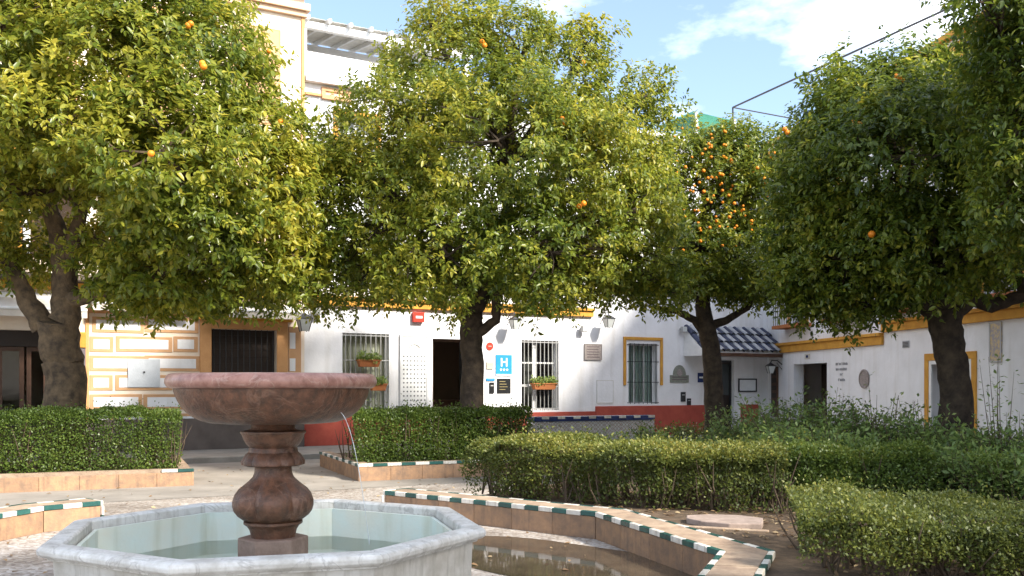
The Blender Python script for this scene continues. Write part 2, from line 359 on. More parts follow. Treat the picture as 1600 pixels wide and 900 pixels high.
ring = [(.84,4.3),(2.51,2.99),(3.28,.75),(2.75,-.62)]
grp = 'low tiled walls round the fountain'
def wp(l): return [(cx+x, cy+y) for x, y in l]
low_wall('bench_wall', wp([(.10,4.93),(.80,4.36),(2.51,2.99),(3.28,.75),(2.72,-.72)]), .40, .28, 'low clay seat wall with green and white edge tiles curving beside the puddle', 'wall', grp, ends=(True, False))
low_wall('bench_wall', wp([(-3.55,.4),(-3.78,1.6),(-3.33,3.45),(-2.93,3.92)])[::1], .40, .28, 'low clay seat wall with green and white edge tiles left of the octagonal basin', 'wall', grp, ends=(False, True))
PU = Vector((math.cos(R(23)), math.sin(R(23)))); PV = Vector((-PU.y, PU.x))
lp1 = Vector((-5.0, 14.66)); lp0 = lp1-PU*6.0
pl = low_wall('planter', [tuple(lp0), tuple(lp1), tuple(lp1+PV*3.2)], .22, .27, 'orange clay planter wall below the clipped hedge in front of the thick trunk', 'planter', 'raised planters in front of the facades', both=False, tl=.24, plain=True)
def soil(parent, pts, z):
    O = parent.location
    MB().prism([(x-O.x, y-O.y) for x, y in pts], .0, z).build('soil', SOIL, parent)
soil(pl, [tuple(lp0+PV*.2), tuple(lp1+PV*.2-PU*.2), tuple(lp1+PV*3.2-PU*.2), tuple(lp0+PV*3.2)], .235)
rp0 = Vector((-2.52, 15.3))
pr = low_wall('planter', [tuple(rp0+PV*3.2), tuple(rp0), tuple(rp0+PU*4.4)], .22, .29, 'clay planter with green and white edge tiles under the hedge of the central tree', 'planter', 'raised planters in front of the facades', both=False, tl=.24)
soil(pr, [tuple(rp0+PV*.2+PU*.2), tuple(rp0+PV*.2+PU*4.4), tuple(rp0+PV*3.2+PU*4.4), tuple(rp0+PV*3.2+PU*.2)], .25)
# garden bed on the right, its soil level with the seat wall
bed = [(-.55,11.25),(1.06,9.80),(1.95,7.2),(1.42,5.6),(2.6,3.0),(8.2,3.0),(8.9,13.0),(6.6,19.5),(2.5,17.0),(1.0,13.4)]
tag(MB().prism(bed, -.02, .22).build('garden_bed', SOIL), kind='structure')
# wet puddle in the recess beside the seat wall
WET = mat('wet_ground', (.10,.075,.05), (.055,.042,.03), rough=.05, scale=2.6, bump=.03, bscale=6, spec=.6)
tag(sheet(blob_poly(.62, 8.15, 1.75, .85, 48, 4, R(-48), .10), .004).build('puddle', WET), kind='structure')

# ------------------------------------------------------------------ leaves
rng = np.random.default_rng(11)
def unit(a): return a/np.maximum(np.linalg.norm(a, axis=1, keepdims=True), 1e-6)
def leaf_mesh(name, B, D, N, L, wr, tint, m, six=True):
    """folded leaf blades: B base points, D direction, N normal, L length, wr width ratio"""
    n = len(B); D = unit(D); N = unit(N-D*np.sum(N*D, 1, keepdims=True)); S = np.cross(D, N); L = L[:, None]; w = L*wr
    dr = -N*L*.10
    if six:
        V = np.stack([B, B+D*L*.34+S*w*.5+N*w*.16, B+D*L*.72+S*w*.38+N*w*.12+dr*.5, B+D*L+dr, B+D*L*.72-S*w*.38+N*w*.12+dr*.5, B+D*L*.34-S*w*.5+N*w*.16], 1).reshape(-1, 3)
        idx = np.array([0,1,2,3, 0,3,4,5]); nv, nf, fs = 6, 2, 4
    else:
        V = np.stack([B, B+D*L*.5+S*w*.5, B+D*L, B+D*L*.5-S*w*.5], 1).reshape(-1, 3)
        idx = np.array([0,1,2,3]); nv, nf, fs = 4, 1, 4
    lo = (np.arange(n)[:, None]*nv+idx[None]).ravel()
    me = bpy.data.meshes.new(name); me.vertices.add(n*nv); me.vertices.foreach_set('co', V.astype(np.float32).ravel())
    me.loops.add(len(lo)); me.loops.foreach_set('vertex_index', lo.astype(np.int32))
    me.polygons.add(n*nf); me.polygons.foreach_set('loop_start', np.arange(n*nf, dtype=np.int32)*fs)
    me.update(calc_edges=True)
    at_ = me.attributes.new('tint', 'FLOAT', 'FACE'); at_.data.foreach_set('value', np.repeat(tint, nf).astype(np.float32))
    me.materials.append(m); return me
def lump(p, s, ph):     # cheap smooth noise in space
    q = p*s
    return (np.sin(q[:,0]*1.7+ph)+np.sin(q[:,1]*2.1+ph*2.3+q[:,0])+np.sin(q[:,2]*1.9+ph*1.1+q[:,1]*.7))/3
CIT = [(0,(.026,.052,.010)),(.35,(.085,.128,.018)),(.65,(.17,.205,.024)),(1,(.38,.35,.045))]
LEAF = leafmat('citrus_leaf', CIT, .44, .36)
LEAFD = leafmat('deep_citrus_leaf', [(0,(.018,.040,.010)),(.4,(.060,.105,.018)),(.75,(.11,.16,.024)),(1,(.26,.28,.04))], .36, .42)
HEDGE = leafmat('hedge_leaf', [(0,(.03,.058,.013)),(.5,(.09,.14,.024)),(.85,(.16,.20,.035)),(1,(.27,.26,.05))], .3, .42)
HEDGEY = leafmat('dry_hedge_leaf', [(0,(.035,.05,.014)),(.5,(.095,.12,.024)),(.8,(.18,.19,.034)),(1,(.30,.25,.06))], .3, .5)
WILD = leafmat('wild_leaf', [(0,(.045,.08,.024)),(.5,(.13,.20,.05)),(1,(.27,.33,.09))], .35, .45)
LITTER = leafmat('dead_leaf', [(0,(.10,.06,.03)),(.5,(.24,.15,.07)),(1,(.42,.32,.18))], .15, .7)

def orange_tree(label, base, trunk, blobs, twigs, per, leaf, fruit, m, seed, limb_r=.10, ybias=0., group='bitter orange trees in the plaza'):
    """blobs: list of (centre, (rx,ry,rz)) in world; trunk: list of (point, radius) polylines"""
    root = tag(empty('orange_tree', base), label, 'tree', group)
    rg = random.Random(seed); r_ = np.random.default_rng(seed); O = Vector(base)
    mb = MB()
    for line in trunk:
        pts = []; rad = []
        for (p, r), (q, s) in zip(line[:-1], line[1:]):
            for k in range(5):
                f = k/5; pts.append(Vector(p).lerp(Vector(q), f)-O+Vector([rg.uniform(-.10,.10)*r for _ in range(3)])); rad.append(r+(s-r)*f)
        pts.append(Vector(line[-1][0])-O); rad.append(line[-1][1])
        mb.tube(pts, rad, 16, .09, rg)
    bk = BARK if seed == 5 else BARKD
    mb.build('trunk', bk, root, True)
    forks = [Vector(l[-1][0])-O for l in trunk]+[Vector(l[-2][0])-O for l in trunk if len(l) > 2]
    lb = MB()
    for c, rr in blobs:
        c = Vector(c)-O; f = min(forks, key=lambda q: (q-c).length+rg.random()*.5)
        mid = f.lerp(c, .5)+Vector((rg.uniform(-.3,.3), rg.uniform(-.3,.3), rg.uniform(-.1,.35)))
        ln = [f, f.lerp(mid,.5)+Vector((rg.uniform(-.1,.1),)*3), mid, mid.lerp(c,.5)+Vector((rg.uniform(-.12,.12),)*3), c]
        lb.tube(ln, [limb_r*.75, limb_r*.6, limb_r*.45, limb_r*.34, limb_r*.2], 7, .15, rg)
        for k in range(9):
            d = Vector((rg.gauss(0,1), rg.gauss(0,1), rg.gauss(0,.9))).normalized(); e = c+Vector((d.x*rr[0], d.y*rr[1], d.z*rr[2]))*.85
            s = ln[rg.choice((2,3,4))]; m2 = s.lerp(e,.5)+Vector((rg.uniform(-.15,.15),)*3)
            lb.tube([s, m2, e], [limb_r*.22, limb_r*.13, .008], 5)
    lb.build('limbs', bk, root, True)
    C = np.array([tuple(Vector(c)-O) for c, _ in blobs]); RR = np.array([r for _, r in blobs])
    wgt = (RR[:,0]*RR[:,1]+RR[:,0]*RR[:,2]+RR[:,1]*RR[:,2]); wgt = wgt/wgt.sum()
    n = int(twigs*1.6); bi = r_.choice(len(C), n, p=wgt); d = unit(r_.normal(size=(n,3)))
    f = 1-np.abs(r_.normal(0,.2,n)); f = np.clip(f, .25, 1)
    p = C[bi]+d*RR[bi]*f[:,None]*(1+.13*lump(C[bi]+d*RR[bi], 2.4, seed)+.05*lump(C[bi]+d*RR[bi], 6., seed+1))[:,None]
    q = np.min(np.linalg.norm((p[:,None]-C[None])/RR[None], axis=2), axis=1)
    keep = (q > .62) | (r_.random(n) < .22); p = p[keep][:twigs]; d = d[keep][:twigs]; bi = bi[keep][:twigs]; n = len(p)
    # loose shoots that stick out of the outline
    for k in range(max(20, len(C)*4)):
        b0 = rg.randrange(len(C)); dv = Vector((rg.gauss(0,.8), rg.gauss(0,.6), abs(rg.gauss(.5,.6)))).normalized(); st_ = np.array(C[b0])+np.array(dv)*RR[b0]*.95
        if np.min(np.linalg.norm((st_-C)/RR, axis=1)) < .85: continue
        L0 = rg.uniform(.15,.42); m0 = int(L0/.07); dirv = np.array((dv+Vector((rg.gauss(0,.25),rg.gauss(0,.25),.35))).normalized())
        extra = st_[None]+dirv[None]*np.linspace(0, L0, m0)[:,None]+r_.normal(0,.035,(m0,3))
        p = np.r_[p, extra]; d = np.r_[d, np.repeat(dirv[None], m0, 0)]
    n = len(p)
    kc = max(8, n//6); src_ = r_.integers(0, kc, n); jt = r_.normal(0, .15, (n,3))*np.array([1,1,.8])
    far = np.arange(n) >= kc; far[-400:] = False; p = np.where(far[:,None], p[src_]+jt, p); d = np.where(far[:,None], d[src_], d)
    csz = r_.uniform(.8,1.2,kc)[src_]; cct = r_.normal(0,.10,kc)[src_]
    cen = C.mean(0); od = unit(d*.8+unit(p-cen)*.5+np.array([0,0,.15])+r_.normal(0,.35,(n,3)))
    ct = lump(p, 1.1, seed+.5)*.16+lump(p, 3.1, seed*1.3)*.10+r_.normal(0,.05,n)+cct+.40+ybias     # colour of each shoot
    ii = np.repeat(np.arange(n), per); N_ = len(ii); s = r_.random(N_)
    tw = od[ii]; rad = unit(np.cross(tw, unit(r_.normal(size=(N_,3)))))
    B = p[ii]+tw*(s[:,None]*.26-.05)+rad*.015
    D = unit(tw*.55+rad*1.0+np.array([0,0,-.28])+r_.normal(0,.15,(N_,3)))
    Nn = np.array([0,0,1.])+tw*.55+r_.normal(0,.38,(N_,3))
    L = leaf*r_.uniform(.5,1.25,N_)*csz[ii]
    tint = np.clip(ct[ii]+r_.normal(0,.11,N_)+(s-.5)*.10+(r_.random(N_) < .03)*.4, 0, 1)
    link('crown', leaf_mesh('crown', B, D, Nn, L, .46, tint, m), root)
    if fruit:
        fm = MB().lathe([(.004,-.038),(.02,-.034),(.034,-.019),(.04,0),(.034,.02),(.02,.034),(.006,.037)], 12).mesh('orange', FRUIT, True)
        for pt in fruit:
            v = Vector(pt)-O
            o = link('orange', fm, root, 0, v, rg.random()*6); o.scale = (rg.uniform(.6,.92)*(1. if len(fruit) > 20 else 1.4),)*3
    return root
def bl(px, py, d, rpx, rpy=None, rd=None):
    k = d/F; rpy = rpy or rpx
    return (tuple(at(px, py, d)), (rpx*k, (rd if rd else (rpx+rpy)/2*k), rpy*k))

# central tree
d = 17.0
ct_blobs = [bl(770,290,d,190,170,2.0), bl(610,330,d-.6,120,130), bl(930,330,d-.5,125,130), bl(700,130,d,105,95), bl(845,140,d+.2,115,95), bl(640,215,d-.8,115,100),
  bl(960,215,d,85,95), bl(1005,390,d-.4,68,78), bl(555,415,d-.5,78,66), bl(700,400,d-1.4,120,80), bl(860,395,d-1.3,130,85), bl(1015,150,d+.1,42,38,.5), bl(672,42,d,30,42,.4),
  bl(915,75,d,34,42,.4), bl(800,60,d,45,45,.5), bl(780,220,d-1.6,130,110), bl(900,250,d-1.4,95,95), bl(530,300,d-.3,52,90), bl(640,432,d+.9,90,36), bl(960,440,d+.5,95,30), bl(800,330,d+1.9,200,150), bl(740,30,d+.3,34,32,.4), bl(560,230,d-.2,60,70), bl(512,350,d-.4,46,95,.9), bl(505,440,d-.2,40,42,.8), bl(1012,325,d-.3,46,75,.9), bl(1040,450,d-.2,38,34,.7)]
g = at(738, 640, d); bz = (g.x, d, .24)
ct_trunk = [[((g.x,d,.1),.30),((g.x,d,.5),.235),(tuple(at(738,580,d)),.20),(tuple(at(736,520,d)),.205),(tuple(at(735,490,d)),.21)],
  [(tuple(at(735,492,d)),.17),(tuple(at(728,455,d)),.14),(tuple(at(700,400,d-.3)),.11),(tuple(at(660,330,d-.4)),.07)],
  [(tuple(at(742,525,d)),.10),(tuple(at(775,500,d-.1)),.085),(tuple(at(775,465,d-.2)),.08),(tuple(at(830,390,d-.4)),.06)],
  [(tuple(at(737,495,d)),.15),(tuple(at(760,450,d+.1)),.12),(tuple(at(790,350,d+.2)),.09),(tuple(at(800,250,d)),.06)]]
fr = [at(x,y,dd) for x,y,dd in ((753,65,16.2),(757,71,16.15),(912,97,16.6),(882,193,15.4),(878,186,15.4),(912,318,14.8),(845,241,15.0),(905,322,14.9))]
orange_tree('broad orange tree with dense yellow green crown behind the fountain bowl, few fruit', bz, ct_trunk, ct_blobs, 16500, 11, .092, fr, LEAF, 3, .11, .19)
# thick tree on the left
d = 15.8
lt_blobs = [bl(210,150,d-1.6,190,170,1.9), bl(60,130,d-1.2,170,170,1.9), bl(330,270,d-1.4,130,125), bl(400,330,d-.8,88,105), bl(300,330,d-2.4,95,85), bl(280,400,d-1.2,150,66), bl(420,420,d-.4,62,58),
  bl(330,110,d-1.0,85,95), bl(-90,270,d-1,110,110), bl(10,300,d-2.0,50,40), bl(120,-20,d-1.2,200,120,1.8), bl(430,220,d-.6,50,60), bl(-120,120,d,180,180), bl(250,240,d-3.0,110,100), bl(70,190,d-3.0,120,60), bl(270,455,d-.2,110,32), bl(-30,410,d-.3,60,30),
  bl(290,20,d-.8,75,75), bl(450,300,d-.5,45,85,.9), bl(455,400,d-.4,38,70,.8), bl(350,455,d+.8,90,30), bl(0,40,d-2.6,120,110), bl(40,390,d+.9,80,42,.8), bl(190,385,d+1.0,60,50,.8), bl(230,440,d-.9,80,36,.7)]
g = at(100, 640, d)
lt_trunk = [[((g.x,d,.1),.42),((g.x,d,.5),.36),(tuple(at(100,590,d)),.325),(tuple(at(96,540,d)),.32),(tuple(at(90,500,d)),.33)],
  [(tuple(at(70,510,d)),.20),(tuple(at(42,470,d-.1)),.16),(tuple(at(18,415,d-.2)),.13),(tuple(at(-40,330,d-.4)),.08)],
  [(tuple(at(100,505,d)),.25),(tuple(at(103,450,d)),.21),(tuple(at(95,380,d-.1)),.17),(tuple(at(70,300,d-.3)),.11),(tuple(at(40,220,d-.5)),.07)],
  [(tuple(at(108,470,d)),.15),(tuple(at(140,460,d-.2)),.13),(tuple(at(205,440,d-.4)),.11),(tuple(at(300,425,d-.6)),.08),(tuple(at(370,390,d-.8)),.05)],
  [(tuple(at(150,455,d-.2)),.09),(tuple(at(170,400,d-.3)),.07),(tuple(at(190,340,d-.5)),.05)],
  [(tuple(at(103,420,d)),.13),(tuple(at(128,330,d-.4)),.10),(tuple(at(170,240,d-.8)),.06)]]
fr = [at(x,y,dd) for x,y,dd in ((294,40,12.8),(298,37,12.8),(316,99,12.3),(318,104,12.3),(438,190,14.2),(236,240,11.6),(420,80,14.0))]
orange_tree('thick trunked orange tree with sunlit yellowish crown beside the painted brick facade', (g.x,d,.23), lt_trunk, lt_blobs, 15500, 11, .112, fr, LEAF, 5, .12, .23)
# small fruit laden tree further back
d = 19.5
st_blobs = [bl(1110,300,d,80,85), bl(1150,260,d-.3,60,60), bl(1075,260,d-.2,52,56), bl(1115,248,d,42,30), bl(1190,300,d-.1,55,75), bl(1090,390,d-.4,68,55), bl(1150,400,d-.4,66,60), bl(1180,430,d-.2,58,40), bl(1060,440,d,48,28), bl(1195,245,d,42,36), bl(1110,425,d+.5,76,36)]
g = at(1118, 655, d)
st_trunk = [[((g.x,d,.1),.26),((g.x,d,.5),.22),(tuple(at(1114,590,d)),.195),(tuple(at(1108,530,d)),.19),(tuple(at(1098,480,d)),.16),(tuple(at(1090,420,d)),.12),(tuple(at(1100,330,d)),.07)],
  [(tuple(at(1106,530,d)),.10),(tuple(at(1085,500,d)),.08),(tuple(at(1060,487,d)),.07),(tuple(at(1020,480,d)),.05)],
  [(tuple(at(1108,510,d)),.10),(tuple(at(1135,500,d)),.08),(tuple(at(1170,480,d)),.06)]]
rg = random.Random(4); fr = []
for cxp, cyp, n_, sx, sy in ((1108,222,9,8,12),(1118,245,10,10,12),(1072,265,12,14,16),(1105,275,8,12,10),(1195,262,10,14,14),(1165,270,6,14,10),(1072,305,6,10,12),(1118,325,8,12,12),(1158,335,6,8,10),(1133,345,4,8,8),(1128,365,4,8,6),(1160,365,4,8,6),(1088,370,6,12,14),(1120,300,6,20,10),(1062,340,4,8,10)):
    for k in range(n_): fr.append(at(cxp+rg.gauss(0,sx*1.9), cyp+rg.gauss(0,sy*1.6), d-1.1+rg.uniform(-.35,.3)))
orange_tree('small orange tree laden with clusters of fruit in front of the tiled porch', (g.x,d,.1), st_trunk, st_blobs, 5200, 11, .092, fr, LEAF, 9, .08, .10)
# dark tree on the right
d = 14.0
rt_blobs = [bl(1400,270,d,170,150,1.7), bl(1322,280,d-.3,88,110), bl(1292,215,d,52,52), bl(1370,175,d-.2,90,66), bl(1460,165,d,95,72), bl(1345,395,d-.4,105,68), bl(1450,390,d-1.0,130,72), bl(1282,390,d-.2,70,62), bl(1540,300,d,110,130), bl(1258,440,d+.2,46,38), bl(1310,470,d+.2,66,26), bl(1590,400,d+.2,70,50), bl(1400,250,d-1.3,110,95), bl(1305,135,d+.2,26,28,.35), bl(1420,112,d+.1,52,30,.5), bl(1380,440,d+1.2,120,44), bl(1400,300,d+1.6,170,150), bl(1262,330,d,38,90,.8), bl(1345,478,d-.1,30,20,.4), bl(1525,175,d+.2,60,62,.8)]
g = at(1492, 655, d)
rt_trunk = [[((g.x,d,.1),.31),((g.x,d,.5),.26),(tuple(at(1492,600,d)),.225),(tuple(at(1484,540,d)),.22),(tuple(at(1474,490,d)),.24)],
  [(tuple(at(1468,492,d)),.17),(tuple(at(1440,475,d-.1)),.13),(tuple(at(1400,440,d-.3)),.10),(tuple(at(1340,390,d-.5)),.06)],
  [(tuple(at(1482,500,d)),.15),(tuple(at(1515,465,d-.1)),.12),(tuple(at(1550,478,d-.1)),.10),(tuple(at(1600,462,d-.2)),.09),(tuple(at(1680,430,d-.2)),.05)],
  [(tuple(at(1474,495,d)),.21),(tuple(at(1465,440,d)),.16),(tuple(at(1440,350,d)),.11),(tuple(at(1420,250,d)),.06)],
  [(tuple(at(1480,480,d)),.14),(tuple(at(1510,400,d+.2)),.11),(tuple(at(1550,300,d)),.06)]]
fr = [at(x,y,dd) for x,y,dd in ((1338,193,12.6),(1334,191,12.6),(1343,194,12.6),(1230,207,13.2),(1226,202,13.2),(1405,122,12.9),(1411,125,12.9),(1400,119,12.9),(1362,366,12.4))]
orange_tree('dark green orange tree with forked black trunk before the yellow framed doorway', (g.x,d,.2), rt_trunk, rt_blobs, 13500, 11, .088, fr, LEAF, 13, .11, .02)
# near tree at the right edge, its trunk outside the picture
d = 11.0
nt_blobs = [bl(1640,120,d,110,130,1.3), bl(1650,280,d-.3,110,120), bl(1720,50,d,170,160), bl(1600,90,d-.2,62,72), bl(1590,210,d-.2,58,80), bl(1545,2,d-.6,48,26,.35), bl(1800,250,d,180,180), bl(1600,330,d-.2,64,60), bl(1640,-60,d-.3,110,80)]
g = at(1810, 650, d)
nt_trunk = [[((g.x,d,.1),.30),((g.x,d,.6),.25),(tuple(at(1800,480,d)),.22)], [(tuple(at(1800,485,d)),.16),(tuple(at(1740,330,d)),.11),(tuple(at(1660,200,d)),.06)], [(tuple(at(1802,485,d)),.16),(tuple(at(1820,330,d)),.10),(tuple(at(1780,150,d)),.06)]]
orange_tree('dark orange tree crown cut off by the picture edge above the garden', (g.x,d,.2), nt_trunk, nt_blobs, 6500, 11, .082, [], LEAF, 17, .09, .0)

# unseen orange tree added beside the camera to shade the fountain
FXO = Vector((-1.1,-1.4,.1))
fx = [((5.0,3.3,5.6),(2.3,2.0,1.9)),((4.0,3.9,5.2),(1.5,1.3,1.4)),((6.2,2.8,5.4),(1.9,1.8,1.7)),((4.6,2.6,6.6),(1.8,1.6,1.4)),((5.6,3.4,4.4),(1.8,1.6,1.0)),((3.6,3.2,6.0),(1.3,1.2,1.2))]
fx = [(tuple(Vector(c)+FXO), r) for c, r in fx]
fxt = [[((4.1,1.6,0),.3),((4.1,1.6,1.2),.22),((4.0,1.7,2.9),.22)],[((4.0,1.7,2.9),.16),((3.5,1.9,4.3),.1),((3.2,2.1,5.5),.06)],[((4.0,1.7,2.9),.16),((4.6,1.6,4.4),.1),((4.9,1.5,5.7),.06)]]
orange_tree('added orange tree out of view beside the camera, shading the fountain', (4.1,1.6,0), fxt, fx, 4200, 11, .11, [], LEAF, 19, .1, .05)

# ------------------------------------------------------------------ buildings
class Fr:
    def __init__(s, o, ang): s.o = Vector((o[0], o[1], 0)); s.a = ang; s.u = Vector((math.cos(ang), math.sin(ang), 0)); s.n = Vector((-math.sin(ang), math.cos(ang), 0))
    def t(s, px, off=0):
        k = (px-800)/F; o = s.o+s.n*off; return (k*o.y-o.x)/(s.u.x-k*s.u.y)
    def tz(s, px, py, off=0):
        t = s.t(px, off); d = (s.o+s.u*t+s.n*off).y; return t, EYE-(py-YH)*d/F
    def rect(s, x0, y0, x1, y1, off=0):
        xm = (x0+x1)/2; return (s.t(x0,off), s.t(x1,off), s.tz(xm,y1,off)[1], s.tz(xm,y0,off)[1])
    def w(s, t, z, off=0): return s.o+s.u*t+s.n*off+Vector((0,0,z))
HF = Fr(FO, FA); RF = Fr((8.22, 30.0), math.atan2(-.988, .156))
def wall_holes(t0, t1, z0, z1, holes, th=.32):
    ts = sorted({t0, t1, *[h[0] for h in holes], *[h[1] for h in holes]}); zs = sorted({z0, z1, *[h[2] for h in holes], *[h[3] for h in holes]})
    m = MB()
    for a, b in zip(ts[:-1], ts[1:]):
        for c, e in zip(zs[:-1], zs[1:]):
            tm, zm = (a+b)/2, (c+e)/2
            if any(h[0] < tm < h[1] and h[2] < zm < h[3] for h in holes): continue
            m.add([(a,0,c),(b,0,c),(b,0,e),(a,0,e)], [(0,1,2,3)])
    for a, b, c, e in holes:
        m.add([(a,0,c),(b,0,c),(b,0,e),(a,0,e),(a,th,c),(b,th,c),(b,th,e),(a,th,e)], [(0,4,5,1),(1,5,6,2),(2,6,7,3),(3,7,4,0)])
    m.add([(t0,0,z1),(t1,0,z1),(t1,th,z1),(t0,th,z1)], [(0,1,2,3)])
    return m
def shell(t0, t1, z1, depth, th=.0):
    m = MB()
    m.add([(t0,0,-.1),(t0,depth,-.1),(t0,depth,z1),(t0,0,z1)], [(0,1,2,3)]); m.add([(t1,0,-.1),(t1,depth,-.1),(t1,depth,z1),(t1,0,z1)], [(3,2,1,0)])
    m.add([(t0,depth,-.1),(t1,depth,-.1),(t1,depth,z1),(t0,depth,z1)], [(0,1,2,3)]); m.add([(t0,.32,z1-.15),(t1,.32,z1-.15),(t1,depth,z1-.15),(t0,depth,z1-.15)], [(0,1,2,3)])
    return m
BAR = {}
def bars(parent, h, n, y, m, r=.009, cross=(), name='bar'):
    a, b, c, e = h
    for i in range(n):
        x = a+(b-a)*(i+.5)/n
        key = (m.name, round(e-c,2), r)
        if key not in BAR: BAR[key] = MB().tube([(0,0,0),(0,0,e-c)], r, 6).mesh('bar', m)
        link(name, BAR[key], parent, 0, (x, y, c))
    for f in cross: MB().tube([(a-.03,y,c+(e-c)*f),(b+.03,y,c+(e-c)*f)], r*1.1, 6).build('cross_bar', m, parent)
def frame(h, w, y0, y1):
    a, b, c, e = h; return MB().box(a,a+w,y0,y1,c,e).box(b-w,b,y0,y1,c,e).box(a+w,b-w,y0,y1,e-w,e).box(a+w,b-w,y0,y1,c,c+w)
def pane(h, y, parent, m=None, name='pane'):
    a, b, c, e = h; MB().add([(a,y,c),(b,y,c),(b,y,e),(a,y,e)], [(0,1,2,3)]).build(name, m or GLASS, parent)
def curtain(h, y, parent, m=None):
    a, b, c, e = h; n = 40; vs = []; 
    for i in range(n+1):
        x = a+(b-a)*i/n; yy = y+.025*math.sin(i*1.3)+.012*math.sin(i*3.1); vs += [(x,yy,c),(x,yy,e)]
    MB().add(vs, [(2*i,2*i+2,2*i+3,2*i+1) for i in range(n)]).build('curtain', m or CURT, parent, True)
def surround(h, w, y, m, parent, bottom=False, drop=0, name='surround'):
    a, b, c, e = h; c2 = c+drop
    MB().box(a-w,b+w,y,.02,e,e+w).build(name, m, parent, bevel=.006)
    MB().box(a-w,a,y,.02,c2,e).build(name, m, parent, bevel=.006); MB().box(b,b+w,y,.02,c2,e).build(name, m, parent, bevel=.006)
    if bottom: MB().box(a-w,b+w,y-.03,.02,c-w,c).build('sill', m, parent, bevel=.006)
def upper_window(B, h, sur, grille=True):
    surround(h, .12, -.03, sur, B, True)
    w = frame(h, .06, .16, .22).build('window', WPAINT, B); a, b, c, e = h
    MB().box((a+b)/2-.03,(a+b)/2+.03,.165,.215,c+.06,e-.06).build('mullion', WPAINT, w); MB().box(a+.06,b-.06,.17,.21,c+(e-c)*.62,c+(e-c)*.62+.04).build('transom', WPAINT, w)
    pane((a+.05,b-.05,c+.05,e-.05), .19, w); curtain((a,b,c,e), .3, w)

# ---- hotel
HW = 15.16; HZ = 8.95
hb = tag(empty('hotel_building', (FO[0],FO[1],0), FA), 'white hotel facade with ochre string course, barred windows and red plinth', 'building')
w1 = HF.rect(535,521,608,645); dr = HF.rect(676,530,752,690); dr = (dr[0],dr[1],.12,dr[3]); w2 = HF.rect(815,532,873,641); w3 = HF.rect(982,537,1027,631); pd = HF.rect(1122,563,1147,672); pd = (pd[0],pd[1],.12,pd[3])
up = [(1.5+i*2.9, 2.55+i*2.9, 4.55, 6.3) for i in range(5)]+[(.85+i*2.9, 1.85+i*2.9, 7.2, 8.3) for i in range(5)]
wall_holes(0, HW, 0, HZ, [w1, dr, w2, w3, pd]+up).build('wall', WHITE, hb)
shell(0, HW, HZ, 7).build('shell', WHITE, hb)
for h_ in up: upper_window(hb, h_, WPAINT if h_[0] > 1 else OCHRE)
tw = HF.rect(508,117,542,152); surround((tw[0],tw[1],tw[2],min(tw[3],8.8)), .10, -.05, TAN, hb, True); MB().box(tw[0],tw[1],-.012,.002,tw[2],min(tw[3],8.8)).build('window', PEACH, hb)
MB().box(.02,tw[0]-.12,-.08,.01,HF.tz(490,146)[1]-.06,HF.tz(490,146)[1]).build('ledge', ORANGE, hb)
# string course, ends where the lower porch wing begins
t0, z0 = HF.tz(478, 474); t1, z1 = HF.tz(925, 497)
zc = (z0+z1)/2
MB().box(0, t1, -.10, .05, zc, zc+.16).box(0, t1, -.16, .05, zc+.16, zc+.24).build('string_course', OCHRE, hb, bevel=.01)
MB().box(0, HW, -.18, .1, HZ, HZ+.14).build('parapet_cap', WHITE, hb, bevel=.01)
# plinth
tA = HF.t(840); tB = HF.t(930)
MB().box(.0, dr[0]-.1, -.035, .02, .12, .86).build('plinth', REDP, hb, bevel=.008)
MB().box(dr[1]+.1, tB, -.035, .02, .12, .86).build('plinth', REDP, hb, bevel=.008)
MB().box(tB, pd[0]-.05, -.045, .02, .12, HF.tz(1000,634)[1]).build('plinth', REDP, hb, bevel=.008)
MB().box(HF.t(1157), HF.t(1184), -.045, .02, .12, HF.tz(1170,632)[1]).build('plinth', REDP, hb, bevel=.008)
# barred window with pots
w = frame(w1, .05, .2, .26).build('window', WPAINT, hb); curtain((w1[0],w1[1],w1[2],w1[3]), .30, w, mat('ivory_curtain', (.72,.68,.55), rough=.95)); pane(w1, .22, w)
bars(w, (w1[0]+.02,w1[1]-.02,w1[2],w1[3]), 9, .02, STEEL, .014, (.03,.35,.66,.97))
# white lattice gate leaf folded against the wall
lg = HF.rect(624,523,668,645)
lf = MB().box(lg[0],lg[1],-.05,-.003,lg[2],lg[3]).build('shutter_leaf', WPAINT, hb, bevel=.005)
frame(lg, .05, -.065, -.051).build('leaf_frame', WPAINT, lf)
xs = np.linspace(lg[0]+.1, lg[1]-.1, 7); zl = np.linspace(lg[2]+.1, lg[2]+(lg[3]-lg[2])*.72, 13)
hole = MB().lathe([(.0,0),(.026,0)], 8)
dots = MB()
for i, z in enumerate(zl):
    for j, x in enumerate(xs):
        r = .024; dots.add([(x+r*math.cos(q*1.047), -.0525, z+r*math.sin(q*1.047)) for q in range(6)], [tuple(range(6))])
tag(dots.build('hole_shade_dots', mat('hole_shade_paint', (.13,.14,.15), rough=.9, bump=0), lf), kind='stuff')  # flat dark dots stand in for the shade inside the pierced lattice
MB().tube([((lg[0]+lg[1])/2+.17*math.cos(t), -.055, lg[3]-.42+.17*math.sin(t)) for t in np.linspace(.5, 2.64, 9)], .014, 6).build('arch_mark', STEEL, lf)
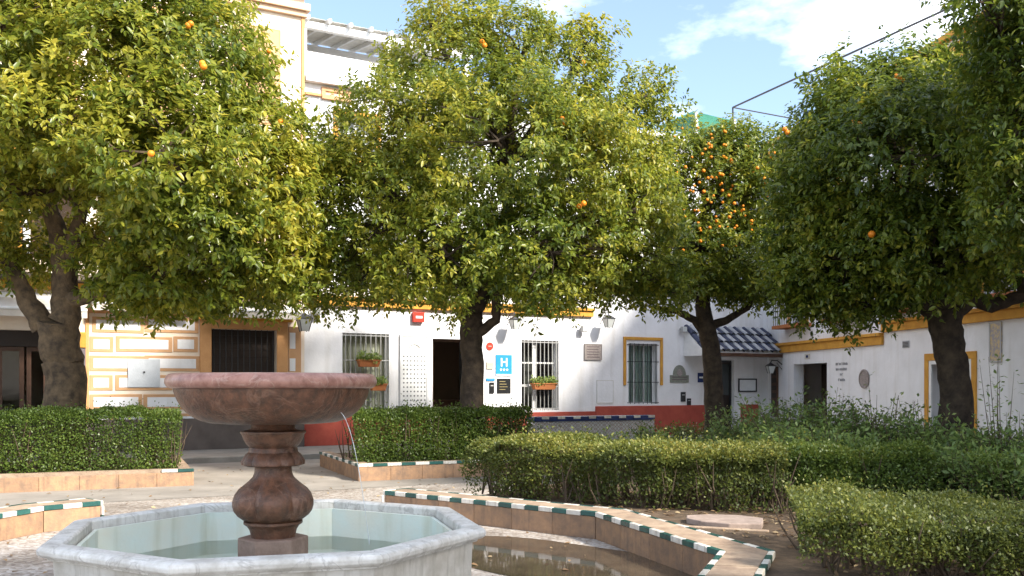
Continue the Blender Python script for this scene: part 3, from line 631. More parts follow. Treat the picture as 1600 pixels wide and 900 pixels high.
# reception door
a, b, c, e = dr
rm = MB().add([(a-.6,2.6,.12),(b+.6,2.6,.12),(b+.6,2.6,3.2),(a-.6,2.6,3.2)], [(0,1,2,3)]).build('reception_wall', mat('reception_panel', (.16,.10,.065), rough=.7), hb)
MB().box(a-.3,b+.3,1.7,2.1,.12,1.15).box(a-.35,b+.35,1.62,2.15,1.15,1.2).build('reception_counter', WOOD, hb)
MB().box(a-.6,b+.6,.33,2.6,.1,.122).build('reception_floor', mat('reception_tiles', (.30,.24,.19), rough=.4), hb)
frame((a,b,c-.07,e), .07, .12, .2).build('door_frame', WOOD, hb)
# casement with flower box
a, b, c, e = w2
w = frame(w2, .055, .18, .25).build('window', WPAINT, hb)
MB().box(a+(b-a)*.42-.05,a+(b-a)*.42+.05,.17,.24,c+.06,e-.06).build('mullion', WPAINT, w)
for f in (.36,.68): MB().box(a+.055,b-.055,.175,.235,c+(e-c)*f-.02,c+(e-c)*f+.02).build('glazing_bar', WPAINT, w)
pane(w2, .21, w); curtain((a,a+(b-a)*.55,c,e), .55, w, mat('dim_curtain', (.20,.19,.17), rough=.95)); 
bars(w, (a+.02,b-.02,c,e), 9, .0, STEEL, .012, (.02,.34,.97))
# window with ochre surround
a, b, c, e = w3
surround((a-.1,b+.1,c,e+.1), .09, -.04, OCHRE, hb, False, .55)
w = frame(w3, .05, .2, .26).build('window', WPAINT, hb)
for f in (.33,.66): MB().box(a+(b-a)*f-.02,a+(b-a)*f+.02,.19,.25,c+.05,e-.05).build('glazing_bar', WPAINT, w)
pane(w3, .22, w); curtain(w3, .32, w, mat('green_white_curtain', (.60,.66,.60), (.42,.52,.47), scale=14, rough=.95))
bars(w, (a-.02,b+.02,c,e), 7, -.01, IRON, .010, (.02,.36,.70,.98))
# porch: pent roof of blue and white barrel tiles over a dark door
pr0, pr1 = HF.t(1092,-.7), HF.t(1215,-.6)
ez = HF.tz(1145,549,-.9)[1]; tz_ = HF.tz(1140,514,0)[1]
prf = MB().add([(pr0,-.95,ez-.04),(pr1,-.95,ez-.04),(pr1,0,tz_),(pr0,0,tz_),(pr0,-.95,ez-.14),(pr1,-.95,ez-.14),(pr1,0,ez-.14),(pr0,0,ez-.14)], [(0,1,2,3),(4,7,6,5),(0,4,5,1),(0,3,7,4),(1,5,6,2)]).build('porch_roof', WPAINT, hb)
MB().box(pr0-.03,pr1+.03,-1.0,-.955,ez-.16,ez-.05).build('eave_board', WOOD, prf)
nt_ = 17; sl = Vector((0,.95,tz_-ez+.04)); sl_l = sl.length; tw_ = (pr1-pr0)/nt_
half = []
for mm_ in (mat('dark_roof_tile', (.045,.055,.10), (.03,.035,.06), rough=.45), mat('grey_white_roof_tile', (.44,.45,.47), (.32,.32,.33), rough=.5)):
    m_ = MB(); vs = []
    for q, r in ((0, tw_*.56), (sl_l/3+.03, tw_*.47)):
        for k in range(7):
            th = math.pi*k/6; vs.append((r*math.cos(th), q, r*1.0*math.sin(th)))
    m_.add(vs, [(k,k+1,8+k,7+k) for k in range(6)]); half.append(m_.mesh('roof_tile', mm_, True))
ang_ = math.atan2(sl.z, sl.y)
for i in range(nt_):
    for j in range(3):
        o = link('roof_tile', half[i % 2], prf, 0, (pr0+tw_*(i+.5), -.97+sl.y*j/3, ez-.035+sl.z*j/3+.02))
        o.rotation_euler.x = ang_-.09
a, b, c, e = pd
w = MB().box(a,b,.16,.21,c,e).build('door', DARKW, hb); frame((a,b,c,e), .06, .12, .16).build('door_frame', IRON, w)
MB().box(a+.08,b-.08,.145,.158,1.3,e-.12).build('door_pane', mat('dark_glass', (.04,.05,.05), rough=.08, bump=0, spec=.6), w)
# pergola on the roof terrace: posts, long beam, cross rafters and a white cane cover
pg = tag(empty('roof_pergola', HF.w(0, 9.15, 0), FA), 'white slatted pergola on the roof terrace above the central crown', 'pergola')
p0, p1 = .05, 4.6
for t in (p0+.06, 2.3, p1-.06):
    for y in (.35, 3.2): MB().box(t-.05,t+.05,y-.05,y+.05,0,1.25 if y < 1 else 1.75).build('post', WPAINT, pg)
MB().box(p0-.1,p1+.1,.27,.43,1.25,1.41).build('beam', WPAINT, pg); MB().box(p0-.1,p1+.1,3.12,3.28,1.75,1.9).build('beam', WPAINT, pg)
for i in range(9):
    t = p0+.1+(p1-p0-.2)*i/8
    MB().add([(t-.035,.1,1.40),(t+.035,.1,1.40),(t+.035,3.4,1.93),(t-.035,3.4,1.93),(t-.035,.1,1.50),(t+.035,.1,1.50),(t+.035,3.4,2.03),(t-.035,3.4,2.03)], [(3,2,1,0),(4,5,6,7),(0,1,5,4),(1,2,6,5),(2,3,7,6),(3,0,4,7)]).build('rafter', WPAINT, pg)
MB().box(p0,p1,3.3,3.4,-.2,1.75).build('back_screen', WPAINT, pg); MB().box(p0,p1,.5,.56,-.2,.75).build('parapet_screen', WPAINT, pg)
MB().add([(p0,.3,1.515),(p1,.3,1.515),(p1,3.4,2.04),(p0,3.4,2.04)], [(0,1,2,3)]).build('cane_cover', CURT, pg)
for i in range(5): MB().box(p0-.1,p1+.1,.5+i*.6,.54+i*.6,1.57+i*.097,1.6+i*.097).build('slat', WPAINT, pg)
# green canvas roof structure and terrace wall far behind
g1 = at(1092, 205, 36)
gs = tag(empty('green_canopy', (g1.x, g1.y, 0), FA), 'green canvas canopy with white corner post on a far roof', 'canopy')
GREEN = mat('green_canvas', (.035,.17,.12), (.025,.13,.09), rough=.8)
MB().add([(-1.0,-1,11.75),(.9,-1,11.7),(.9,1.4,11.75),(-1.0,1.4,11.8),(-.1,.2,12.25)], [(0,1,4),(1,2,4),(2,3,4),(3,0,4),(3,2,1,0)]).box(-1.0,.9,-1.02,-1.0,10.9,11.72).build('canvas', GREEN, gs)
for q in ((-.98,-.98),(.88,-.98),(.88,1.38),(-.98,1.38)): MB().box(q[0]-.04,q[0]+.04,q[1]-.08,q[1],8.9,11.75).build('post', WPAINT, gs)
MB().box(-1.6,4,-1.2,3,-.1,9.9).build('stair_house', WHITE, gs)

# ---- left building
LZ = 11.1
lbd = tag(empty('corner_building', (FO[0],FO[1],0), FA), 'tall cream building with painted block facade, orange window frame and peach panels', 'building')
OFF = -.10
lw = HF.rect(330,515,432,648,OFF); lop = (HF.t(-60,OFF), HF.t(112,OFF), .12, HF.tz(50,516,OFF)[1])
ups = [(-2.3-i*2.6-1.0, -2.3-i*2.6, 4.3, 6.5) for i in range(4)]
m = wall_holes(-14, -.02, 0, LZ, [lw, lop]+ups); m.v = [(x,y+OFF,z) for x,y,z in m.v]; m.build('wall', CREAM, lbd)
m = shell(-14, -.02, LZ, 8); m.v = [(x,y+OFF,z) for x,y,z in m.v]; m.build('shell', CREAM, lbd)
def lbox(r, y0, y1, name, mt, parent=lbd, bev=.004): return MB().box(r[0],r[1],OFF+y0,OFF+y1,r[2],r[3]).build(name, mt, parent, bevel=bev)
rows = [(508,[(150,219),(232,304)]),(538,[(146,171),(187,263),(277,303)]),(568,[(146,221),(232,306)]),(598,[(146,170),(186,263),(277,303)]),(628,[(146,216),(230,306)]),(658,[(146,171),(187,263),(277,303)])]
for yc, bs in rows:
    for x0, x1 in bs:
        r = HF.rect(x0-6, yc-12, x1+6, yc+12, OFF); 
        o = lbox(r, -.014, .0, 'painted_block', TAN)
        r2 = HF.rect(x0, yc-7.5, x1, yc+7.5, OFF); lbox(r2, -.02, -.0145, 'block_face', WHITE, o)
r = HF.rect(135,483,312,492,OFF); lbox(r, -.05, 0, 'cornice_strip', ORANGE)
lbox((HF.t(135,OFF)-.02, HF.t(139,OFF), .8, r[2]), -.03, 0, 'corner_strip', ORANGE)
lbox((HF.t(112,OFF)+.02, HF.t(134,OFF), .12, HF.tz(120,545,OFF)[1]), -.03, 0, 'pilaster', mat('mauve_grey_paint', (.16,.135,.15), rough=.8))
lbox((HF.t(108,OFF), HF.t(134,OFF), HF.tz(120,543,OFF)[1], HF.tz(120,519,OFF)[1]), -.06, 0, 'bracket_panel', OCHRE)
lbox((HF.t(140,OFF), -.03, .12, .84), -.04, 0, 'plinth', GREYP, bev=.008)
m_ = lw; 
for q in ((HF.t(312,OFF), m_[0], m_[2]-.1, m_[3]+.2), (m_[1], HF.t(449,OFF), m_[2]-.1, m_[3]+.2), (m_[0], m_[1], m_[3], m_[3]+.2)): lbox(q, -.05, .0, 'window_surround', ORANGE, bev=.008)
lbox((HF.t(306,OFF), HF.t(456,OFF), m_[3]+.2, m_[3]+.34), -.12, .0, 'window_hood', OCHRE, bev=.01)
w = MB().box(m_[0],m_[1],OFF+.2,OFF+.24,m_[2],m_[3]).build('shutter', DARKW, lbd)
for i in range(12):
    z = m_[2]+(m_[3]-m_[2])*(i+.5)/12; MB().box(m_[0]+.03,m_[1]-.03,OFF+.18,OFF+.199,z-.05,z+.03).build('slat', DARKW, w)
for i in range(11):
    x = m_[0]+(m_[1]-m_[0])*(i+.5)/11; MB().tube([(x,OFF+.05,m_[2]),(x,OFF+.05,m_[3])], .011, 6).build('bar', IRON, w)
lbox((HF.t(449,OFF)+.02, HF.t(470,OFF), .84, m_[3]+.1), -.03, 0, 'pilaster', TAN)
for y0_, y1_ in ((560,580),(520,545),(590,625)): lbox(HF.rect(452,y0_,461,y1_,OFF), -.036, -.0305, 'pilaster_inset', WHITE)
# restaurant front, left of the trunk
a, b, c, e = lop
for i, (q0, q1) in enumerate(((-50,-8),(-4,38),(42,76),(80,112))):
    x0, x1 = HF.t(q0,OFF), HF.t(q1,OFF)
    df = frame((x0,x1,.12,e-.35), .09, OFF+.22, OFF+.28).build('door', WOOD, lbd); MB().box(x0+.09,x1-.09,OFF+.23,OFF+.27,.2,.9).build('door_panel', DARKW, df); pane((x0+.08,x1-.08,.9,e-.43), OFF+.25, df)
MB().box(a,b,OFF+.2,OFF+.3,e-.34,e).build('lintel', DARKW, lbd)
z_b = HF.tz(60,452,OFF)[1]; z_t = HF.tz(60,440,OFF)[1]
lbox((-14, HF.t(470,OFF), z_b, z_t), -.10, 0, 'string_course', OCHRE, bev=.01)
bs_ = MB().box(-14,HF.t(300,OFF),OFF-.55,OFF,z_t+.02,z_t+.14).build('balcony', mat('balcony_slab', (.16,.13,.11), rough=.8), lbd)
for i in range(44):
    x = -10+ (HF.t(300,OFF)+10)*i/43; link('baluster', BAR.setdefault('bal', MB().tube([(0,0,0),(0,0,.9)], .009, 5).mesh('baluster', IRON)), bs_, 0, (x, OFF-.5, z_t+.14))
MB().box(-14,HF.t(300,OFF),OFF-.525,OFF-.475,z_t+1.04,z_t+1.08).build('handrail', IRON, bs_)
for h_ in ups:
    h2 = h_; surround((h2[0],h2[1],h2[2],h2[3]), .14, OFF-.03, WPAINT, lbd); 
    wq = MB().box(h2[0]+.02,h2[1]-.02,OFF+.2,OFF+.24,h2[2],h2[3]).build('window', WOOD, lbd); pane((h2[0]+.1,h2[1]-.1,h2[2]+.1,h2[3]-.1), OFF+.19, wq)
for i in range(5):
    x1 = -.75-i*2.6; lbox((x1-.98, x1, 4.15, 7.0), -.018, 0, 'wall_panel', PEACH if i == 0 else OCHRE)
lbox((-14,-.02,7.2,7.42), -.1, 0, 'string_course', ORANGE, bev=.01)
PALEP = mat('pale_peach_paint', (.60,.36,.21), rough=.9)
for i in range(5):
    x1 = -.60-i*2.2; o = lbox((x1-1.2, x1, 7.75, 10.05), -.02, 0, 'wall_panel', ORANGE); lbox((x1-1.16, x1-.04, 7.79, 10.01), -.028, -.0205, 'panel_face', PALEP, o)
lbox((-.10,-.0205,7.42,10.5), -.04, 0, 'corner_strip', ORANGE)
MB().box(-14,.02,OFF-.10,OFF+.02,10.45,10.58).box(-14,.08,OFF-.18,OFF+.02,10.58,10.75).box(-14,.14,OFF-.30,OFF+.02,10.95,11.12).build('cornice', PEACH, lbd, bevel=.01)
# awnings
STRIPE = mat('cream_awning_cloth', (.66,.62,.56), (.55,.50,.44), rough=.9)
def awning(px0, px1, ytop, ybot, out_, label):
    t0, t1 = HF.t(px0,OFF), HF.t(px1,OFF); zt = HF.tz((px0+px1)/2,ytop,OFF)[1]; zb = HF.tz((px0+px1)/2,ybot,OFF-out_)[1]
    r = tag(empty('awning', HF.w(t0,0,OFF), FA), label, 'awning', 'awnings of the corner building'); L = t1-t0
    MB().box(0,L,-.16,-.055,zt-.16,zt).build('cassette', WPAINT, r, bevel=.02)
    MB().add([(0,-.14,zt-.1),(L,-.14,zt-.1),(L,-out_,zb+.1),(0,-out_,zb+.1),(0,-.14,zt-.11),(L,-.14,zt-.11),(L,-out_,zb+.09),(0,-out_,zb+.09)], [(0,3,2,1),(4,5,6,7),(0,1,5,4),(1,2,6,5),(2,3,7,6),(3,0,4,7)]).build('cloth', STRIPE, r)
    MB().tube([(0,-out_,zb+.09),(L,-out_,zb+.09)], .035, 8).build('front_bar', WPAINT, r)
    for x in (.25, L-.25):
        MB().tube([(x,-.06,zt-.22),(x+.1,-out_*.5,(zt+zb)/2-.1),(x,-out_,zb+.08)], .018, 6).build('arm', STEEL, r)
    n = max(4, int(L/.3)); vs = []
    MB().box(0,L,-out_-.012,-out_-.004,zb-.07,zb+.07).build('valance', STRIPE, r)
awning(-160, 132, 456, 487, .7, 'rolled cream awning above the dark restaurant doors left of the thick trunk')
awning(322, 464, 476, 492, .45, 'short white awning above the orange framed shuttered window')
awning(142, 300, 468, 482, .35, 'narrow white awning above the painted block wall')

# ---- right building
RL = 34
rb = tag(empty('white_building', (8.22,30.0,0), RF.a), 'white building with ochre string course and yellow framed doorway behind the garden', 'building')
d1 = RF.rect(1240,568,1292,690); d1 = (d1[0],d1[1],.1,RF.tz(1266,568)[1]); d2 = RF.rect(1452,562,1519,690); d2 = (d2[0],d2[1],.1,RF.tz(1486,562)[1])
upr = [(1.6+i*3.0, 2.7+i*3.0, 3.45, 5.4) for i in range(5)]+[(1.6+i*3.0, 2.6+i*3.0, 6.4, 7.9) for i in range(5)]
RZ = 9.2
wall_holes(0, RL, 0, RZ, [d1, d2]+upr).build('wall', WHITE, rb); shell(0, RL, RZ, 9).build('shell', WHITE, rb)
for i, h_ in enumerate(upr):
    upper_window(rb, h_, OCHRE)
    if i < 5:
        bc = MB().box(h_[0]-.3,h_[1]+.3,-.45,0,3.32,3.42).build('balcony', TERRA, rb)
        for k in range(12): link('baluster', BAR['bal'], bc, 0, (h_[0]-.26+(h_[1]-h_[0]+.52)*k/11, -.41, 3.42))
        MB().box(h_[0]-.3,h_[1]+.3,-.43,-.39,4.32,4.35).build('handrail', IRON, bc)
ts = RF.t(1381); zA = RF.tz(1290,546)[1]; zB = RF.tz(1490,508)[1]
MB().box(.05,ts,-.07,.03,zA,zA+.22).box(.05,ts,-.14,.03,zA+.22,zA+.30).build('string_course', OCHRE, rb, bevel=.01)
MB().box(ts,RL,-.09,.03,zB,zB+.2).box(ts,RL,-.17,.03,zB+.2,zB+.28).build('string_course', OCHRE, rb, bevel=.01)
MB().box(0,RL,-.16,.04,8.6,8.75).box(0,RL,-.28,.04,8.75,8.95).box(0,RL,-.2,.04,RZ,RZ+.12).build('cornice', OCHRE, rb, bevel=.01)
MB().box(0,RL,-.03,.02,.0,.55).build('plinth', mat('grey_plinth', (.36,.35,.34), rough=.9), rb, bevel=.006)
a, b, c, e = d1
w = MB().box(a,a+(b-a)*.5,.9,.95,c,e).build('door', DARKW, rb); MB().box(a,b,.30,.34,c,c+.02).build('threshold', PAVE, rb)
surround(d2, .16, -.03, OCHRE, rb); a, b, c, e = d2
MB().box(a,a+.09,-.015,.02,c,e).box(b-.09,b,-.015,.02,c,e).box(a,b,-.0152,.02,e-.09,e).build('inner_surround', WPAINT, rb)
w = MB().box(a+.55,b-.09,.26,.31,c,e-.09).build('door', WOOD, rb)
for k in range(3): MB().box(a+.65,b-.2,.24,.258,.3+k*.75,.9+k*.75).build('door_panel', WOOD, w)
pnl = RF.rect(1547,503,1566,566)
o = MB().box(pnl[0],pnl[1],-.02,.01,pnl[2],pnl[3]).build('tile_panel', mat('painted_tile_panel', (.55,.42,.22), (.30,.28,.30), scale=16, rough=.4, lo=.42, hi=.58), rb)
frame(pnl, .03, -.03, -.0205).build('panel_frame', mat('grey_tile_frame', (.45,.45,.46), rough=.5), o)
# steel frame of a sun sail on the roof terrace
sf = tag(empty('sail_frame', (8.9, 27.3, 9.1)), 'thin black steel frame standing on the roof terrace against the sky', 'frame')
def rel(v): return Vector(v)-Vector((8.9,27.3,9.1))
c1 = (7.46,31.5,11.0); c2 = (10.95,23.1,11.0); c3 = (10.6,33.2,11.0)
MB().tube([rel(c1),rel(c2)], .03, 6).build('long_rail', IRON, sf); MB().tube([rel(c1),rel(c3)], .022, 6).build('cross_rail', IRON, sf)
MB().tube([rel(c1),rel((7.46,31.5,9.0))], .03, 6).build('post', IRON, sf); MB().tube([rel(c2),rel((10.95,23.1,9.0))], .03, 6).build('post', IRON, sf)

# ------------------------------------------------------------------ things fixed to the facades
def on(fr, name, px, py, off=0): t, z = fr.tz(px, py, off); return empty(name, fr.w(t, z, off), fr.a)
def size(fr, px, wpx, hpx):
    d = (fr.o+fr.u*fr.t(px)).y; return abs(fr.t(px+wpx/2)-fr.t(px-wpx/2)), hpx*d/F
def plaque(fr, name, px, py, wpx, hpx, m, label, cat, off=-.003, th=.02, group=None):
    w, hh = size(fr, px, wpx, hpx); o = on(fr, name, px, py, off); tag(o, label, cat, group)
    MB().box(-w/2,w/2,-th,0,-hh/2,hh/2).build('board', m, o, bevel=.003); return o, w, hh, -th-.003
BLUE = mat('blue_enamel', (.035,.28,.60), rough=.3, bump=0); RED = mat('red_enamel', (.62,.05,.03), rough=.35, bump=0); BLACK = mat('black_enamel', (.02,.021,.022), rough=.3, bump=0)
WENAM = mat('white_enamel', (.80,.82,.83), rough=.3, bump=0); STONEP = mat('stone_plaque', (.36,.31,.29), (.22,.19,.18), rough=.7, scale=30)
o, w, hh, y = plaque(HF, 'hotel_sign', 787, 571, 25, 33, BLUE, 'blue hotel sign with a large white letter H beside the central trunk', 'sign')
b_ = MB(); b_.box(-.10,-.055,y-.004,y+.004,-.03,.20).box(.055,.10,y-.004,y+.004,-.03,.20).box(-.055,.055,y-.004,y+.004,.07,.115); b_.build('letter', WENAM, o)
for k in (-1,0,1):     # small stars below the letter
    MB().add([((.022 if q%2 else .045)*math.sin(q*math.pi/5)+k*.095, y-.002, (.022 if q%2 else .045)*math.cos(q*math.pi/5)-.115) for q in range(10)], [tuple(range(10))]).build('star', WENAM, o)
MB().box(-w/2+.01,w/2-.01,y-.003,y+.004,-hh/2+.008,-hh/2+.05).build('strip', WENAM, o)
o, w, hh, y = plaque(HF, 'notice_board', 787, 603, 21, 23, BLACK, 'small black notice board below the blue hotel sign', 'sign')
for i in range(4):
    MB().box(-w*.34,w*(.1+.08*(i%3)),y-.002,y+.004,hh*(.3-.18*i)-.006,hh*(.3-.18*i)+.006).build('text_line', mat('gold_print', (.45,.36,.16), rough=.5, bump=0), o)
t_ = on(HF, 'round_badge', 765, 541, -.003); tag(t_, 'round red badge on the white wall above the hotel sign', 'sign')
bd = MB(); bd.add([(.105*math.cos(q*math.pi/12), 0, .105*math.sin(q*math.pi/12)) for q in range(24)]+[(.105*math.cos(q*math.pi/12), -.02, .105*math.sin(q*math.pi/12)) for q in range(24)], [tuple(range(24))[::-1], tuple(range(24,48))]+[(i,(i+1)%24,24+(i+1)%24,24+i) for i in range(24)]); bd.build('disc', RED, t_)
MB().box(-.05,.05,-.024,-.0205,-.012,.012).build('mark', mat('pale_red_print', (.75,.35,.30), rough=.4, bump=0), t_)
for (px, py, wp_, hp, m_, lab) in ((765,571,10,11,mat('beige_badge', (.62,.52,.40), (.5,.42,.32), rough=.5), 'small beige badge on the white wall left of the hotel sign'), (766,593,13,4,BLUE,'narrow blue strip sign on the wall left of the notice board'), (768,606,7,17,BLACK,'narrow dark intercom left of the black notice board'),
      (1067,620,7,15,IRON,'larger dark letter box above the red plinth'), (1076,628,6,11,IRON,'smaller dark letter box above the red plinth')):
    o, w, hh, y = plaque(HF, 'wall_badge' if py < 610 else 'letter_box', px, py, wp_, hp, m_, lab, 'sign' if py < 610 else 'letter box', th=.03)
    MB().box(-w*.3,w*.3,y-.002,y+.005,hh*.15,hh*.25).build('slot', STEEL, o)
o, w, hh, y = plaque(HF, 'stone_plaque', 926, 550, 27, 25, STONEP, 'square brownish inscribed plaque on the white wall under a floodlight', 'plaque', th=.03)
for i in range(5): MB().box(-w*.36,w*(.36-.06*(i%2)),y-.001,y+.004,hh*(.32-.16*i)-.012,hh*(.32-.16*i)+.012).build('inscription', mat('inscription', (.16,.13,.13), rough=.8, bump=0), o)
frame((-w/2,w/2,-hh/2,hh/2), .02, y-.01, y+.003).build('border', mat('plaque_border', (.30,.27,.25), rough=.7), o)
# arched ceramic plaque
o = tag(on(HF, 'arched_plaque', 1061, 584, -.003), 'grey ceramic plaque with an arched crest beside the porch tree', 'plaque')
w, hh = size(HF, 1061, 29, 27); CER = mat('grey_ceramic', (.26,.27,.22), (.17,.18,.15), scale=18, rough=.5)
MB().box(-w/2,w/2,-.03,0,-hh/2,-hh*.08).build('board', CER, o, bevel=.004)
r = w*.34; ar = [(r*math.cos(math.pi*i/14), r*1.25*math.sin(math.pi*i/14)-hh*.08+.003) for i in range(15)]
MB().add([(x,0,z) for x,z in ar]+[(x,-.028,z) for x,z in ar], [tuple(range(15))[::-1], tuple(range(15,30))]+[(i,(i+1)%15,15+(i+1)%15,15+i) for i in range(15)]).build('arch', CER, o)
MB().lathe([(.0,0),(.09,0),(.11,.0),(.11,.012),(.09,.016),(.085,.01)], 20).build('medallion', STONEP, o); o.children[-1].rotation_euler.x = R(90); o.children[-1].location = (0,-.03,.03)
for i in range(2): MB().box(-w*.4,w*.4,-.034,-.029,-hh*(.2+.14*i)-.012,-hh*(.2+.14*i)+.012).build('inscription', MATS['inscription'], o)
o, w, hh, y = plaque(HF, 'street_number_sign', 1095, 590, 10, 15, TBLUE, 'small dark blue sign on the wall left of the porch', 'sign')
MB().box(-w*.3,w*.3,y-.002,y+.004,-.02,.03).build('mark', WENAM, o)
o, w, hh, y = plaque(HF, 'menu_frame', 1167, 602, 27, 19, WENAM, 'white menu board in a dark frame beside the porch door', 'board', th=.03)
frame((-w/2-.02,w/2+.02,-hh/2-.02,hh/2+.02), .04, y-.015, y+.012).build('frame', IRON, o)
o, w, hh, y = plaque(HF, 'alarm_box', 652, 496, 17, 15, RED, 'red alarm box high on the white wall left of the reception door', 'alarm', th=.12)
MB().box(-w*.3,w*.3,y-.002,y+.004,-.03,.03).build('mark', WENAM, o)
o, w, hh, y = plaque(HF, 'meter_cover', 945, 612, 26, 36, WHITE, 'white painted meter cover flush in the wall under the plaque', 'cover', th=.015)
frame((-w/2,w/2,-hh/2,hh/2), .015, y-.003, y+.002).build('rim', MATS['curtain_cloth'], o)
o, w, hh, y = plaque(HF, 'metal_cover', 225, 583, 50, 44, mat('galvanised_cover', (.50,.53,.57), (.42,.45,.49), rough=.45, scale=5), 'square pale grey metal cover on the painted block wall', 'cover', off=OFF-.022, th=.02)
MB().lathe([(0,0),(.022,0),(.022,.02),(0,.02)], 12).build('lock', IRON, o); o.children[-1].rotation_euler.x = R(90); o.children[-1].location = (0, y, .02)
# shutter panel at the wing corner
o, w, hh, y = plaque(RF, 'folded_shutter', 1212, 612, 9, 78, WOOD, 'tall narrow brown shutter at the corner beside the porch', 'shutter', th=.06)
for i in range(6): MB().box(-w*.4,w*.4,y-.008,y+.006,hh*(-.42+.15*i),hh*(-.33+.15*i)).build('slat', DARKW, o)
# items on the right building
o = tag(on(RF, 'round_plaque', 1351, 592, -.003), 'round grey stone plaque on the white wall between the two doorways', 'plaque')
MB().lathe([(0,0),(.24,0),(.25,.01),(.25,.03),(.21,.035),(.20,.02),(0,.025)], 28).build('disc', STONEP, o); o.children[-1].rotation_euler.x = R(90)
o, w, hh, y = plaque(RF, 'vent_grille', 1416, 538, 10, 11, mat('vent_grey', (.35,.36,.38), rough=.6), 'small square grey vent above the garden on the white wall', 'vent')
for i in range(4): MB().box(-w*.4,w*.4,y-.006,y+.004,hh*(-.36+.2*i),hh*(-.28+.2*i)).build('louvre', IRON, o)
o, w, hh, y = plaque(RF, 'house_number', 1262, 557, 8, 8, TWHITE, 'small tile above the dark doorway of the white building', 'sign')
MB().box(-w*.2,w*.2,y-.002,y+.004,-hh*.25,hh*.25).build('numeral', TBLUE, o)
o = tag(on(RF, 'wall_lettering', 1315, 580, -.003), 'four short lines of grey lettering on the white wall beside the doorway', 'lettering')
LET = mat('grey_lettering', (.38,.38,.40), rough=.6, bump=0); rg = random.Random(3); pxm = size(RF, 1315, 1, 1)
for i, (wd, n_) in enumerate(((19,7),(18,8),(5,2),(11,4))):
    W_ = size(RF, 1315, wd, 1)[0]; hgt = pxm[1]*4
    for k in range(n_):
        x = -W_/2+W_*(k+.5)/n_; b_ = MB(); hw = W_/n_*.34
        b_.box(x-hw,x-hw*.4,-.012,0,-hgt/2,hgt/2)
        b_.box(x-hw*.4,x+hw,-.012,0,*((hgt*.3,hgt*.5) if rg.random()<.5 else (-hgt*.1,hgt*.1)))
        if rg.random() < .6: b_.box(x+hw*.4,x+hw,-.0122,0,-hgt/2,hgt*.28)
        ob = b_.build('letter', LET, o); ob.location.z = pxm[1]*(11.5-8.3*i)
# lanterns and floodlights
LGL = mat('lantern_glass', (.55,.57,.55), rough=.25, bump=0)
def lantern(fr, px, py, label, s=1):
    o = tag(on(fr, 'wall_lantern', px, py, -.003), label, 'lantern', 'lanterns on the white facade')
    MB().tube([(0,0,.12*s),(0,-.18*s,.26*s),(0,-.38*s,.26*s),(0,-.42*s,.18*s)], .016, 6).build('bracket', IRON, o); MB().tube([(0,0,-.05*s),(0,-.2*s,.18*s)], .010, 5).build('stay', IRON, o)
    q = MB(); w0, w1_ = .07*s, .13*s
    q.add([(-w0,-.42*s-w0,-.18*s),(w0,-.42*s-w0,-.18*s),(w0,-.42*s+w0,-.18*s),(-w0,-.42*s+w0,-.18*s),(-w1_,-.42*s-w1_,.06*s),(w1_,-.42*s-w1_,.06*s),(w1_,-.42*s+w1_,.06*s),(-w1_,-.42*s+w1_,.06*s)], [(3,2,1,0),(4,5,6,7),(0,1,5,4),(1,2,6,5),(2,3,7,6),(3,0,4,7)]); q.build('glass_body', LGL, o)
    q = MB()
    for sx in (-1,1):
        for sy in (-1,1): q.tube([(sx*w0,-.42*s+sy*w0,-.19*s),(sx*w1_,-.42*s+sy*w1_,.065*s)], .01, 4)
    q.build('cage', IRON, o)
    c_ = w1_*1.15; MB().add([(-c_,-.42*s-c_,.066*s),(c_,-.42*s-c_,.066*s),(c_,-.42*s+c_,.066*s),(-c_,-.42*s+c_,.066*s),(0,-.42*s,.19*s)], [(3,2,1,0),(0,1,4),(1,2,4),(2,3,4),(3,0,4)]).build('cap', IRON, o)
lantern(HF, 466, 505, 'black wall lantern at the seam between painted facade and white hotel', 1.2)
lantern(HF, 793, 505, 'black wall lantern above the round red badge')
lantern(HF, 938, 503, 'black wall lantern above the square stone plaque')
lantern(RF, 1222, 575, 'black wall lantern at the corner beside the porch', .9)
def flood(fr, px, py, label):
    o = tag(on(fr, 'floodlight', px, py, -.003), label, 'floodlight', 'small floodlights on the white facade')
    MB().box(-.03,.03,-.1,0,-.03,.03).build('arm', STEEL, o); q = MB().box(-.09,.09,-.22,-.10,-.11,.06).build('housing', STEEL, o, bevel=.015); MB().box(-.075,.075,-.225,-.2205,-.095,.045).build('lens', LGL, q)
flood(HF, 493, 486, 'small grey floodlight above the first barred window'); flood(HF, 908, 513, 'small grey floodlight between flower box window and plaque'); flood(HF, 1063, 514, 'small grey floodlight above the arched plaque')
# bulb cable on the awning
bc = tag(empty('bulb_string', HF.w(HF.t(340,-.6), 0, -.6), FA), 'string of pale bulbs hanging before the orange framed window', 'lights')
L_ = HF.t(440,-.6)-HF.t(340,-.6); zq = HF.tz(349,500,-.6)[1]
MB().tube([(L_*i/12, 0, zq-.22*math.sin(math.pi*i/12)) for i in range(13)], .006, 5).build('cable', IRON, bc)
for f in (.05, .5, .95):
    MB().lathe([(.012,.05),(.02,.03),(.05,-.02),(.052,-.05),(.03,-.09),(0,-.1)], 12, c=(0,0)).build('bulb', WENAM, bc, True); bc.children[-1].location = (L_*f, 0, zq-.22*math.sin(math.pi*f)-.05)

